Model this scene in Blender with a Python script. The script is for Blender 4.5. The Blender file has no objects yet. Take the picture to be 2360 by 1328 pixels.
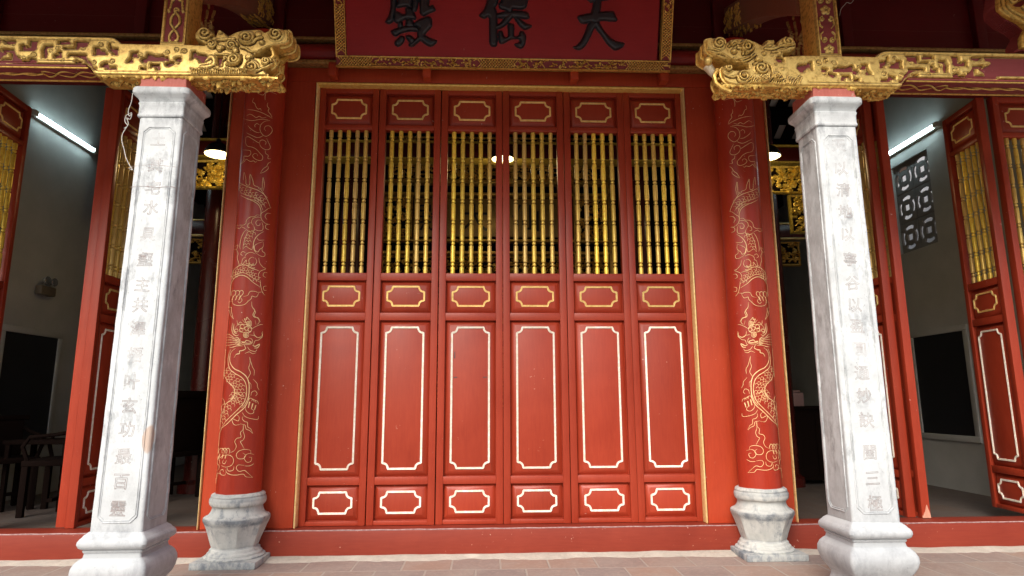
import bpy, bmesh, math, random
import numpy as np
from mathutils import Vector, Matrix, noise as mnoise
PI = math.pi
random.seed(7)
SC = bpy.context.scene
COL = SC.collection

# ------------------------------------------------------------------ camera
CAM = np.array([-0.1255, -4.8736, 0.8903])
ROT = np.array([[0.99919196, -0.03992319, -0.00464293],
                [-0.00240913, -0.17480106, 0.98460083],
                [0.04011999, 0.98379405, 0.17475599]])      # right, up, forward
FPX = 1463.81
cd = bpy.data.cameras.new('camera'); cam = bpy.data.objects.new('camera', cd); COL.objects.link(cam)
cd.sensor_width = 36; cd.lens = 36 * FPX / 2360; cd.clip_end = 2000; cd.clip_start = 0.05
r_, u_, f_ = ROT
cam.matrix_world = Matrix(((r_[0], u_[0], -f_[0], CAM[0]), (r_[1], u_[1], -f_[1], CAM[1]), (r_[2], u_[2], -f_[2], CAM[2]), (0, 0, 0, 1)))
SC.camera = cam

# ------------------------------------------------------------------ world, sun, exposure
SUN_EL, SUN_AZ = 40.0, 202.0        # azimuth: direction the light comes from, degrees clockwise from +Y
w = bpy.data.worlds.new('World'); SC.world = w; w.use_nodes = True
nt = w.node_tree; bg = nt.nodes['Background']
sky = nt.nodes.new('ShaderNodeTexSky'); sky.sky_type = 'NISHITA'; sky.sun_disc = False
sky.sun_elevation = math.radians(SUN_EL); sky.sun_rotation = math.radians(SUN_AZ)
sky.dust_density = 4.0; sky.air_density = 1.0
nt.links.new(sky.outputs[0], bg.inputs[0]); bg.inputs[1].default_value = 0.15
sl = bpy.data.lights.new('sun', 'SUN'); so = bpy.data.objects.new('sun', sl); COL.objects.link(so)
sl.energy = 2.0; sl.angle = math.radians(35); sl.color = (1.0, 0.98, 0.95)
az = math.radians(SUN_AZ); el = math.radians(SUN_EL)
sd = Vector((math.sin(az) * math.cos(el), math.cos(az) * math.cos(el), math.sin(el)))
so.rotation_euler = sd.to_track_quat('Z', 'Y').to_euler()
SC.view_settings.view_transform = 'Standard'; SC.view_settings.look = 'None'
SC.view_settings.exposure = 0.42; SC.view_settings.gamma = 1.0

# ------------------------------------------------------------------ measuring helpers (a point of the photograph on a given plane)
def ray(x, y):
    return np.array([(x - 1180) / FPX, -(y - 664) / FPX, 1.0]) @ ROT
def at(x, y, Y):
    d = ray(x, y); t = (Y - CAM[1]) / d[1]; return CAM + t * d

# ------------------------------------------------------------------ materials
def nodes_of(m):
    return m.node_tree.nodes, m.node_tree.links
def mat(name, color, rough=0.5, metal=0.0, coat=0.0, spec=0.5):
    m = bpy.data.materials.new(name); m.use_nodes = True
    b = m.node_tree.nodes['Principled BSDF']
    b.inputs['Base Color'].default_value = (*color, 1); b.inputs['Roughness'].default_value = rough
    b.inputs['Metallic'].default_value = metal; b.inputs['Coat Weight'].default_value = coat
    b.inputs['Coat Roughness'].default_value = 0.15; b.inputs['Specular IOR Level'].default_value = spec
    return m
def tc(m):
    n, l = nodes_of(m); t = n.new('ShaderNodeTexCoord'); return t.outputs['Object']
def mapping(m, vec, sc):
    n, l = nodes_of(m); mp = n.new('ShaderNodeMapping'); mp.inputs['Scale'].default_value = sc
    l.new(vec, mp.inputs['Vector']); return mp.outputs[0]
def noise_(m, vec, scale, detail=6, rough=0.6, dist=0.0):
    n, l = nodes_of(m); t = n.new('ShaderNodeTexNoise'); t.inputs['Scale'].default_value = scale
    t.inputs['Detail'].default_value = detail; t.inputs['Roughness'].default_value = rough; t.inputs['Distortion'].default_value = dist
    l.new(vec, t.inputs['Vector']); return t.outputs['Fac']
def ramp(m, fac, stops):
    n, l = nodes_of(m); r = n.new('ShaderNodeValToRGB'); el_ = r.color_ramp.elements
    while len(el_) < len(stops): el_.new(0.5)
    for e, (p, c) in zip(el_, stops):
        e.position = p; e.color = (*c, 1) if len(c) == 3 else c
    l.new(fac, r.inputs[0]); return r.outputs[0]
def mix(m, fac, a, b, mode='MIX'):
    n, l = nodes_of(m); x = n.new('ShaderNodeMix'); x.data_type = 'RGBA'; x.blend_type = mode
    for s, v in ((x.inputs['Factor'], fac), (x.inputs['A'], a), (x.inputs['B'], b)):
        if hasattr(v, 'links'): l.new(v, s)
        elif isinstance(v, (int, float)): s.default_value = v
        else: s.default_value = (*v, 1)
    return x.outputs['Result']
def math_(m, op, a, b=0.0, clamp=False):
    n, l = nodes_of(m); x = n.new('ShaderNodeMath'); x.operation = op; x.use_clamp = clamp
    for s, v in ((x.inputs[0], a), (x.inputs[1], b)):
        if hasattr(v, 'links'): l.new(v, s)
        else: s.default_value = v
    return x.outputs[0]
def bump(m, h, strength=0.3, dist=0.01):
    n, l = nodes_of(m); b = n.new('ShaderNodeBump'); b.inputs['Strength'].default_value = strength
    b.inputs['Distance'].default_value = dist; l.new(h, b.inputs['Height'])
    l.new(b.outputs[0], n['Principled BSDF'].inputs['Normal'])
def setc(m, sock, what='Base Color'):
    n, l = nodes_of(m); l.new(sock, n['Principled BSDF'].inputs[what])
BW3 = lambda v: (v, v, v)

def red_paint(name, base, rough=0.36, wear=0.0, horizontal=False, coat=0.0, seed=0):
    m = mat(name, base, rough, coat=coat, spec=0.35)
    n, l = nodes_of(m)
    geo = n.new('ShaderNodeNewGeometry'); P = geo.outputs['Position']
    oi = n.new('ShaderNodeObjectInfo')
    sc = (1.2, 4, 14) if horizontal else (14, 4, 1.2)
    streak = noise_(m, mapping(m, P, sc), 6, 5, 0.65)
    cloud = noise_(m, P, 1.7, 5, 0.6, 0.6)
    a = tuple(c * 0.86 for c in base); b = (base[0] * 1.10, base[1] * 1.25, base[2] * 1.25)
    c1 = ramp(m, cloud, [(0.3, a), (0.7, b)])
    c2 = mix(m, 0.15, c1, ramp(m, streak, [(0.35, (base[0] * .6, base[1] * .55, base[2] * .6)), (0.65, (base[0] * 1.25, base[1] * 1.9, base[2] * 1.9))]))
    # per-object variation
    hv = n.new('ShaderNodeHueSaturation'); l.new(c2, hv.inputs['Color'])
    l.new(math_(m, 'ADD', math_(m, 'MULTIPLY', oi.outputs['Random'], 0.20), 0.90), hv.inputs['Value'])
    out = hv.outputs[0]
    # small chips of bare primer
    chip = noise_(m, P, 38, 3, 0.6)
    big = noise_(m, P, 2.3, 3, 0.6)
    cm = math_(m, 'MULTIPLY', ramp(m, chip, [(0.70 - wear * .06, BW3(0)), (0.73 - wear * .05, BW3(1))]), ramp(m, big, [(0.52 - wear * .1, BW3(0)), (0.62, BW3(1))]))
    out = mix(m, cm, out, (0.62, 0.42, 0.34))
    setc(m, out)
    rr = math_(m, 'ADD', math_(m, 'MULTIPLY', cloud, 0.22), rough - 0.10)
    setc(m, rr, 'Roughness')
    fine = noise_(m, mapping(m, P, sc), 24, 3, 0.7)
    bump(m, math_(m, 'ADD', fine, math_(m, 'MULTIPLY', cloud, 1.5)), 0.12, 0.004)
    return m

RED = red_paint('red_lacquer_paint', (0.335, 0.036, 0.015))
RED2 = red_paint('red_column_lacquer', (0.34, 0.026, 0.011), rough=0.32)
REDT = red_paint('red_threshold_paint', (0.215, 0.025, 0.012), rough=0.5, wear=0.35, horizontal=True)
REDB = red_paint('orange_red_board_paint', (0.43, 0.047, 0.017))
MAROON = red_paint('maroon_paint', (0.13, 0.006, 0.008), rough=0.4, horizontal=True)
REDG = red_paint('dusty_red_ground', (0.24, 0.035, 0.035), rough=0.55, wear=.4, horizontal=True)
PINK = red_paint('faded_red_block_paint', (0.50, 0.13, 0.10), rough=0.6, wear=1.0)

def gilt(name, base, dark, rough=0.38, metal=0.75, dust=0.0, crease_shade_grime=0.0, vary=None):
    m = mat(name, base, rough, metal)
    n, l = nodes_of(m); geo = n.new('ShaderNodeNewGeometry'); P = geo.outputs['Position']
    nz = noise_(m, P, 45, 5, 0.65); nb = noise_(m, P, 9, 4, 0.6)
    c = ramp(m, nz, [(0.30, dark), (0.5, base), (0.72, (min(1, base[0] * 1.15), base[1] * 1.2, base[2] * 1.4))])
    oi = n.new('ShaderNodeObjectInfo')
    hv = n.new('ShaderNodeHueSaturation'); l.new(c, hv.inputs['Color'])
    l.new(math_(m, 'ADD', math_(m, 'MULTIPLY', oi.outputs['Random'], 0.35), 0.78), hv.inputs['Value'])
    c = hv.outputs[0]
    if vary: c = mix(m, ramp(m, math_(m, 'FRACT', math_(m, 'MULTIPLY', oi.outputs['Random'], 7.31)), [(0.25, BW3(0)), (0.9, BW3(.85))]), c, vary)
    if crease_shade_grime:  # occlusion-like shade painted into concave carving, together with brown grime
        c = mix(m, math_(m, 'MULTIPLY', ramp(m, geo.outputs['Pointiness'], [(0.455, BW3(1)), (0.495, BW3(0))]), crease_shade_grime), c, (0.06, 0.025, 0.012))
    if dust:
        sx = n.new('ShaderNodeSeparateXYZ'); l.new(geo.outputs['Normal'], sx.inputs[0])
        f = math_(m, 'MULTIPLY', ramp(m, math_(m, 'ADD', sx.outputs['Z'], math_(m, 'MULTIPLY', nb, 0.5)), [(0.40, BW3(0)), (0.75, BW3(1))]), dust)
        c = mix(m, f, c, (0.22, 0.16, 0.11))
        setc(m, math_(m, 'SUBTRACT', metal, math_(m, 'MULTIPLY', f, metal)), 'Metallic')
    setc(m, c)
    setc(m, math_(m, 'ADD', math_(m, 'MULTIPLY', nb, 0.25), rough - 0.12), 'Roughness')
    bump(m, nz, 0.18, 0.003)
    return m
GOLD = None
GOLD = gilt('gilded_wood', (0.88, 0.60, 0.17), (0.42, 0.22, 0.05), rough=0.40, metal=0.5, dust=0.55, crease_shade_grime=0.85)
GOLDU = gilt('gilded_wood_clean', (0.86, 0.55, 0.13), (0.46, 0.22, 0.04), rough=0.36, metal=0.5, crease_shade_grime=.8)
GOLDB = gilt('gilded_baluster', (0.98, 0.68, 0.09), (0.74, 0.46, 0.07), rough=0.32, metal=0.35, crease_shade_grime=.5, vary=(0.62, 0.42, 0.16))
GILTL = gilt('gilt_line', (0.92, 0.66, 0.24), (0.74, 0.48, 0.14), rough=0.42, metal=0.2)
GILTJ = gilt('worn_gilt_strip', (0.96, 0.72, 0.32), (0.80, 0.54, 0.20), rough=0.42, metal=0.25)
DLINE = gilt('drawn_gold_line', (0.88, 0.62, 0.30), (0.74, 0.45, 0.19), rough=0.5, metal=0.1)
PALEG = gilt('sky_bright_gilt_line', (0.94, 0.86, 0.72), (0.84, 0.73, 0.55), rough=0.5, metal=0.0)  # lower door mouldings: bright sky reflection painted into the gilt colour

def stone(name, base, stain, amount=0.5, scale=1.0, bumpd=0.006, sides=0.0, band=0.0):
    m = mat(name, base, 0.75, spec=0.3)
    n, l = nodes_of(m); geo = n.new('ShaderNodeNewGeometry'); P = geo.outputs['Position']
    big = noise_(m, P, 3.0 * scale, 7, 0.7, 0.2); mid = noise_(m, mapping(m, P, (1, 1, .45)), 14 * scale, 8, 0.72, 0.0)
    fine = noise_(m, P, 90 * scale, 4, 0.7)
    c = ramp(m, big, [(0.30, tuple(x * .72 for x in base)), (0.5, base), (0.75, tuple(min(.86, x * 1.06) for x in base))])
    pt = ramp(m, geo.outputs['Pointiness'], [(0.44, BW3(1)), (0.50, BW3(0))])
    edge = ramp(m, geo.outputs['Pointiness'], [(0.51, BW3(0)), (0.60, BW3(1))])
    s1 = math_(m, 'MULTIPLY', ramp(m, mid, [(0.47, BW3(0)), (0.62, BW3(1))]), ramp(m, big, [(0.44, BW3(0)), (0.60, BW3(1))]))
    s1 = math_(m, 'MULTIPLY', s1, amount)
    c = mix(m, s1, c, stain)
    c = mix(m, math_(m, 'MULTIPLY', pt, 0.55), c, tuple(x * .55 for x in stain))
    es = math_(m, 'MULTIPLY', edge, ramp(m, mid, [(0.46, BW3(0)), (0.56, BW3(.55))]))
    c = mix(m, es, c, stain)
    speck = ramp(m, fine, [(0.62, BW3(0)), (0.70, BW3(.8))])
    c = mix(m, math_(m, 'MULTIPLY', speck, ramp(m, mid, [(0.4, BW3(0)), (0.6, BW3(1))])), c, tuple(x * .5 for x in stain))
    if band:    # wet blue-black soiling on the ledge of the vase and at its foot
        pz = n.new('ShaderNodeSeparateXYZ'); l.new(P, pz.inputs[0])
        for z0, hw, k in ((0.098, 0.030, 1.0), (0.245, 0.022, .6), (-.16, .03, .8)):
            dz = math_(m, 'ABSOLUTE', math_(m, 'SUBTRACT', pz.outputs['Z'], z0)); f = ramp(m, math_(m, 'DIVIDE', dz, hw), [(0.55, BW3(1)), (1.0, BW3(0))])
            f = math_(m, 'MULTIPLY', math_(m, 'MULTIPLY', f, ramp(m, big, [(0.42, BW3(0.1)), (0.58, BW3(1))])), band * k); c = mix(m, f, c, (0.10, 0.125, 0.155))
    if sides:   # side faces: shade painted in by normal, plus brown-grey stain; one corner of the left pillar is chipped to brown stone
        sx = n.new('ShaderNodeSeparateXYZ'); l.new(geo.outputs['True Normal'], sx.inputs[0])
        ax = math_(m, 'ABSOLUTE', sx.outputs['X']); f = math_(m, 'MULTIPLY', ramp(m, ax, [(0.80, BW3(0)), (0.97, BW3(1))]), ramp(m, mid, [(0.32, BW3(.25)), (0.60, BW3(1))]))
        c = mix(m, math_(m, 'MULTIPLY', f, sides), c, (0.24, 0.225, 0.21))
        px = n.new('ShaderNodeSeparateXYZ'); l.new(P, px.inputs[0])
        low = ramp(m, math_(m, 'ADD', px.outputs['Z'], math_(m, 'MULTIPLY', mid, 0.8)), [(0.50, BW3(.75)), (1.35, BW3(0))])
        c = mix(m, math_(m, 'MULTIPLY', low, ramp(m, big, [(0.35, BW3(.2)), (0.6, BW3(1))])), c, (0.33, 0.345, 0.36))
        vd = n.new('ShaderNodeVectorMath'); vd.operation = 'MULTIPLY'; vd.inputs[1].default_value = (1, 1, .45); l.new(P, vd.inputs[0])
        vm = n.new('ShaderNodeVectorMath'); vm.operation = 'DISTANCE'; l.new(vd.outputs[0], vm.inputs[0]); vm.inputs[1].default_value = (-1.925, -1.32, 0.70 * .45)
        chipf = ramp(m, math_(m, 'ADD', vm.outputs['Value'], math_(m, 'MULTIPLY', mid, 0.05)), [(0.050, BW3(.8)), (0.058, BW3(0))])
        c = mix(m, chipf, c, (0.50, 0.36, 0.27))
    setc(m, c)
    bump(m, math_(m, 'ADD', mid, math_(m, 'MULTIPLY', fine, 0.5)), 0.35, bumpd)
    return m
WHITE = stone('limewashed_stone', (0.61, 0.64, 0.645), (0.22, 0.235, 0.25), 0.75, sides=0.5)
GREYS = stone('grey_carved_stone', (0.53, 0.54, 0.51), (0.16, 0.19, 0.22), 0.8, 1.6, band=0.8)
MORTAR = stone('lime_mortar', (0.54, 0.50, 0.43), (0.36, 0.30, 0.25), 0.6, 3.0, 0.012)
ETCH = mat('etched_line_brown', (0.24, 0.16, 0.145), 0.9)
_g = nodes_of(ETCH)[0].new('ShaderNodeNewGeometry').outputs['Position']
setc(ETCH, ramp(ETCH, noise_(ETCH, _g, 22, 4), [(0.40, (0.30, 0.21, 0.19)), (0.68, (0.36, 0.34, 0.33))]))
BLACKL = mat('black_lacquer', (0.012, 0.014, 0.02), 0.28, spec=0.6)
DARKW = mat('dark_old_wood', (0.009, 0.005, 0.004), 0.9, spec=0.05)
PLASTER = mat('grey_plaster', (0.40, 0.42, 0.41), 0.9)
_g = nodes_of(PLASTER)[0].new('ShaderNodeNewGeometry').outputs['Position']
_n = noise_(PLASTER, _g, 1.3, 6, 0.6); setc(PLASTER, ramp(PLASTER, _n, [(0.3, (0.34, 0.35, 0.335)), (0.7, (0.47, 0.48, 0.46))])); bump(PLASTER, noise_(PLASTER, _g, 30, 4), 0.2, 0.004)
TILEB = mat('pale_roof_tile', (0.70, 0.50, 0.40), 0.85)
BLACKBOARD = mat('black_board', (0.012, 0.013, 0.016), 0.6)
WHITEP = mat('white_plastic', (0.55, 0.55, 0.50), 0.4)
CHROME = mat('lamp_glass', (0.6, 0.6, 0.6), 0.1, 0.8)
WIRE = mat('pale_wire', (0.62, 0.60, 0.55), 0.5)
def emit(name, color, strength):
    m = mat(name, color); b = m.node_tree.nodes['Principled BSDF']
    b.inputs['Emission Color'].default_value = (*color, 1); b.inputs['Emission Strength'].default_value = strength; return m
TUBE = emit('fluorescent_tube', (0.72, 0.95, 1.0), 14)
BULB = emit('warm_bulb', (1.0, 0.82, 0.42), 9)
BLACKM = mat('black_enamel', (0.02, 0.02, 0.022), 0.3)
ENAMEL = mat('white_enamel_inside', (0.8, 0.76, 0.6), 0.5)

# floor: worn terracotta pavers in rows
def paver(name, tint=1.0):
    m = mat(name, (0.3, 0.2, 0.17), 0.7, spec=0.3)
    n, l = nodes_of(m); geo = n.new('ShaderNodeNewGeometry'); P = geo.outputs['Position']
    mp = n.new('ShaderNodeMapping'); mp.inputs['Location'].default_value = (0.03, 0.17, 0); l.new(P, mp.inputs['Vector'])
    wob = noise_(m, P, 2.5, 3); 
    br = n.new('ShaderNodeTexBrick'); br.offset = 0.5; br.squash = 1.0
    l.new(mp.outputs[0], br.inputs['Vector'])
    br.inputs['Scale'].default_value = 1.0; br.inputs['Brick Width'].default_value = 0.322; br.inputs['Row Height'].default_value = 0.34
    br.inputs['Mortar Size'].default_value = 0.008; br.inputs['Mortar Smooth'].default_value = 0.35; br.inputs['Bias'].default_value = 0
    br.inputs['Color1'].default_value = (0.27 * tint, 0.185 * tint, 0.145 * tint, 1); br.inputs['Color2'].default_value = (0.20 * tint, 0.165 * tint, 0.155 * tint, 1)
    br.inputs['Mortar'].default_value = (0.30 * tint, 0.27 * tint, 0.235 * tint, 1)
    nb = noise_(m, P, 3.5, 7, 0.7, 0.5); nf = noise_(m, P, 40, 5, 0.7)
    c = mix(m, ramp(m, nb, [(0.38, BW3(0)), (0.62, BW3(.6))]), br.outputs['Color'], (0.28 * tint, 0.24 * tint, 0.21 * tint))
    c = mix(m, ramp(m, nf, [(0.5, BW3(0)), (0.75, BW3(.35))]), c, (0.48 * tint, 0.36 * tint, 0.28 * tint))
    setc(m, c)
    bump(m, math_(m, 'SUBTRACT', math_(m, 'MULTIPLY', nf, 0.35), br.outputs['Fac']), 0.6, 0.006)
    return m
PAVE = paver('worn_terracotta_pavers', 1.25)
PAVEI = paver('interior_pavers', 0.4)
COURT = mat('pale_courtyard_paving', (0.42, 0.40, 0.37), 0.85)
_g = nodes_of(COURT)[0].new('ShaderNodeNewGeometry').outputs['Position']
setc(COURT, ramp(COURT, noise_(COURT, _g, 1.5, 6), [(0.3, (0.17, 0.16, 0.145)), (0.7, (0.25, 0.24, 0.22))]))

# ------------------------------------------------------------------ object helpers
def tag(o, label=None, cat=None, group=None, kind=None):
    if label: o['label'] = label
    if cat: o['category'] = cat
    if group: o['group'] = group
    if kind: o['kind'] = kind
    return o
def empty(name, loc=(0, 0, 0), rz=0.0, label=None, cat=None, group=None):
    o = bpy.data.objects.new(name, None); COL.objects.link(o); o.location = loc; o.rotation_euler = (0, 0, rz)
    o.empty_display_size = 0.1
    return tag(o, label, cat, group)
def link(name, me, parent=None, mats=()):
    o = bpy.data.objects.new(name, me); COL.objects.link(o)
    for m in mats: me.materials.append(m)
    if parent is not None: o.parent = parent
    return o
def from_np(name, V, F, parent, mats, smooth=True, midx=None):
    me = bpy.data.meshes.new(name)
    V = np.asarray(V, float); me.from_pydata(V.tolist(), [], [list(map(int, f)) for f in F])
    if smooth: me.polygons.foreach_set('use_smooth', [True] * len(me.polygons))
    if midx is not None: me.polygons.foreach_set('material_index', list(map(int, midx)))
    me.update()
    return link(name, me, parent, mats)
class MB:
    """collects shapes into ONE mesh"""
    def __init__(s): s.bm = bmesh.new(); s.mi = 0
    def _post(s, vs, M=None, smooth=False):
        if M is not None: bmesh.ops.transform(s.bm, matrix=M, verts=vs)
        for f in {f for v in vs for f in v.link_faces}: f.material_index = s.mi; f.smooth = smooth
    def box(s, x0, x1, y0, y1, z0, z1, bev=0.0, M=None, seg=2):
        r = bmesh.ops.create_cube(s.bm, size=1.0)
        vs = r['verts']
        for v in vs: v.co = Vector(((x0 + x1) / 2 + v.co.x * (x1 - x0), (y0 + y1) / 2 + v.co.y * (y1 - y0), (z0 + z1) / 2 + v.co.z * (z1 - z0)))
        if bev > 0:
            es = list({e for v in vs for e in v.link_edges})
            rr = bmesh.ops.bevel(s.bm, geom=es, offset=bev, segments=seg, affect='EDGES', profile=0.5, clamp_overlap=True)
            vs = list({v for f in rr['faces'] for v in f.verts} | {v for v in vs if v.is_valid})
        s._post(vs, M, bev > 0)
        return s
    def lathe(s, prof, n=32, M=None, cap=True):
        rings = []
        for (r, z) in prof:
            rings.append([s.bm.verts.new((r * math.cos(2 * PI * k / n), r * math.sin(2 * PI * k / n), z)) for k in range(n)])
        for a, b in zip(rings, rings[1:]):
            for k in range(n): s.bm.faces.new((a[k], a[(k + 1) % n], b[(k + 1) % n], b[k]))
        if cap:
            s.bm.faces.new(rings[0][::-1]); s.bm.faces.new(rings[-1])
        s._post([v for r in rings for v in r], M, True)
        return s
    def tube(s, pts, r, n=8, closed=False, M=None, taper=None):
        pts = [Vector(p) for p in pts]; rings = []
        N = len(pts); up = None
        for i, p in enumerate(pts):
            a = pts[(i - 1) % N] if (closed or i > 0) else p; b = pts[(i + 1) % N] if (closed or i < N - 1) else p
            t = (b - a).normalized()
            if up is None: up = t.orthogonal().normalized()
            up = (up - t * up.dot(t)); up = up.normalized() if up.length > 1e-6 else t.orthogonal().normalized()
            sd_ = t.cross(up); rr = r * (taper[i] if taper else 1)
            rings.append([s.bm.verts.new(p + (up * math.cos(2 * PI * k / n) + sd_ * math.sin(2 * PI * k / n)) * rr) for k in range(n)])
        for i in range(N if closed else N - 1):
            a, b = rings[i], rings[(i + 1) % N]
            for k in range(n): s.bm.faces.new((a[k], a[(k + 1) % n], b[(k + 1) % n], b[k]))
        if not closed: s.bm.faces.new(rings[0][::-1]); s.bm.faces.new(rings[-1])
        s._post([v for q in rings for v in q], M, True)
        return s
    def sweep(s, path, prof, closed=True, M=None):
        """path: 2-D points (x,z) in the facade plane; prof: (across, out) pairs; out is towards -Y"""
        N = len(path); rings = []
        for i in range(N):
            p = np.array(path[i]); a = np.array(path[i - 1]) if (closed or i) else p; b = np.array(path[(i + 1) % N]) if (closed or i < N - 1) else p
            d1 = p - a; d2 = b - p
            n1 = d1 / (np.linalg.norm(d1) + 1e-9); n2 = d2 / (np.linalg.norm(d2) + 1e-9)
            t = n1 + n2; t = t / (np.linalg.norm(t) + 1e-9); nn = np.array([t[1], -t[0]])
            k = 1.0 / max(0.5, abs(np.dot(nn, np.array([n2[1], -n2[0]])) if np.linalg.norm(d2) > 0 else 1))
            rings.append([s.bm.verts.new((p[0] + nn[0] * u * k, -h, p[1] + nn[1] * u * k)) for u, h in prof])
        for i in range(N if closed else N - 1):
            A, B = rings[i], rings[(i + 1) % N]
            for k in range(len(prof) - 1): s.bm.faces.new((A[k], A[k + 1], B[k + 1], B[k]))
        s._post([v for q in rings for v in q], M, True)
        return s
    def prism(s, pts, y0, y1, M=None, bev=0.0):
        a = [s.bm.verts.new((p[0], y0, p[1])) for p in pts]; b = [s.bm.verts.new((p[0], y1, p[1])) for p in pts]; n = len(pts)
        fs = [s.bm.faces.new(a), s.bm.faces.new(b[::-1])]
        for i in range(n): fs.append(s.bm.faces.new((a[i], b[i], b[(i + 1) % n], a[(i + 1) % n])))
        s._post(a + b, M, False); return s
    def build(s, name, m, parent=None, recalc=True, autosmooth=True):
        if recalc: bmesh.ops.recalc_face_normals(s.bm, faces=s.bm.faces)
        me = bpy.data.meshes.new(name); s.bm.to_mesh(me); s.bm.free()
        if autosmooth:
            me.set_sharp_from_angle(angle=math.radians(35))
        return link(name, me, parent, m if isinstance(m, (list, tuple)) else [m])

def smooth_path(pts, n=6, closed=False):
    P = [np.array(p, float) for p in pts]; N = len(P); out = []
    if N < 3: return P
    for i in range(N if closed else N - 1):
        p0 = P[(i - 1) % N] if closed or i > 0 else P[0]; p1 = P[i]; p2 = P[(i + 1) % N]; p3 = P[(i + 2) % N] if closed or i < N - 2 else P[-1]
        for k in range(n):
            t = k / n
            out.append(0.5 * ((2 * p1) + (-p0 + p2) * t + (2 * p0 - 5 * p1 + 4 * p2 - p3) * t * t + (-p0 + 3 * p1 - 3 * p2 + p3) * t ** 3))
    if not closed: out.append(P[-1])
    return out
def spiral(c, r, turns=1.6, start=0.0, d=1, n=28, r1=0.15):
    return [np.array([c[0] + (r + (r * r1 - r) * k / n) * math.cos(start + d * 2 * PI * turns * k / n), c[1] + (r + (r * r1 - r) * k / n) * math.sin(start + d * 2 * PI * turns * k / n)]) for k in range(n + 1)]

# ------------------------------------------------------------------ carving: a relief surface over an outline, with real thickness
def seg_dist(X, Y, pts, closed=False):
    D = np.full(X.shape, 1e9); N = len(pts)
    for i in range(N if closed else N - 1):
        a = pts[i]; b = pts[(i + 1) % N]; dx, dy = b[0] - a[0], b[1] - a[1]; L = dx * dx + dy * dy + 1e-12
        t = np.clip(((X - a[0]) * dx + (Y - a[1]) * dy) / L, 0, 1)
        d = (X - a[0] - t * dx) ** 2 + (Y - a[1] - t * dy) ** 2
        np.minimum(D, d, out=D)
    return np.sqrt(D)
def inside(X, Y, pts):
    R_ = np.zeros(X.shape, bool); N = len(pts)
    for i in range(N):
        x0, y0 = pts[i][0], pts[i][1]; x1, y1 = pts[(i + 1) % N][0], pts[(i + 1) % N][1]
        if y0 == y1: continue
        c = ((y0 > Y) != (y1 > Y)) & (X < (x1 - x0) * (Y - y0) / (y1 - y0) + x0); R_ ^= c
    return R_
def sm(t): t = np.clip(t, 0, 1); return t * t * (3 - 2 * t)
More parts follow.
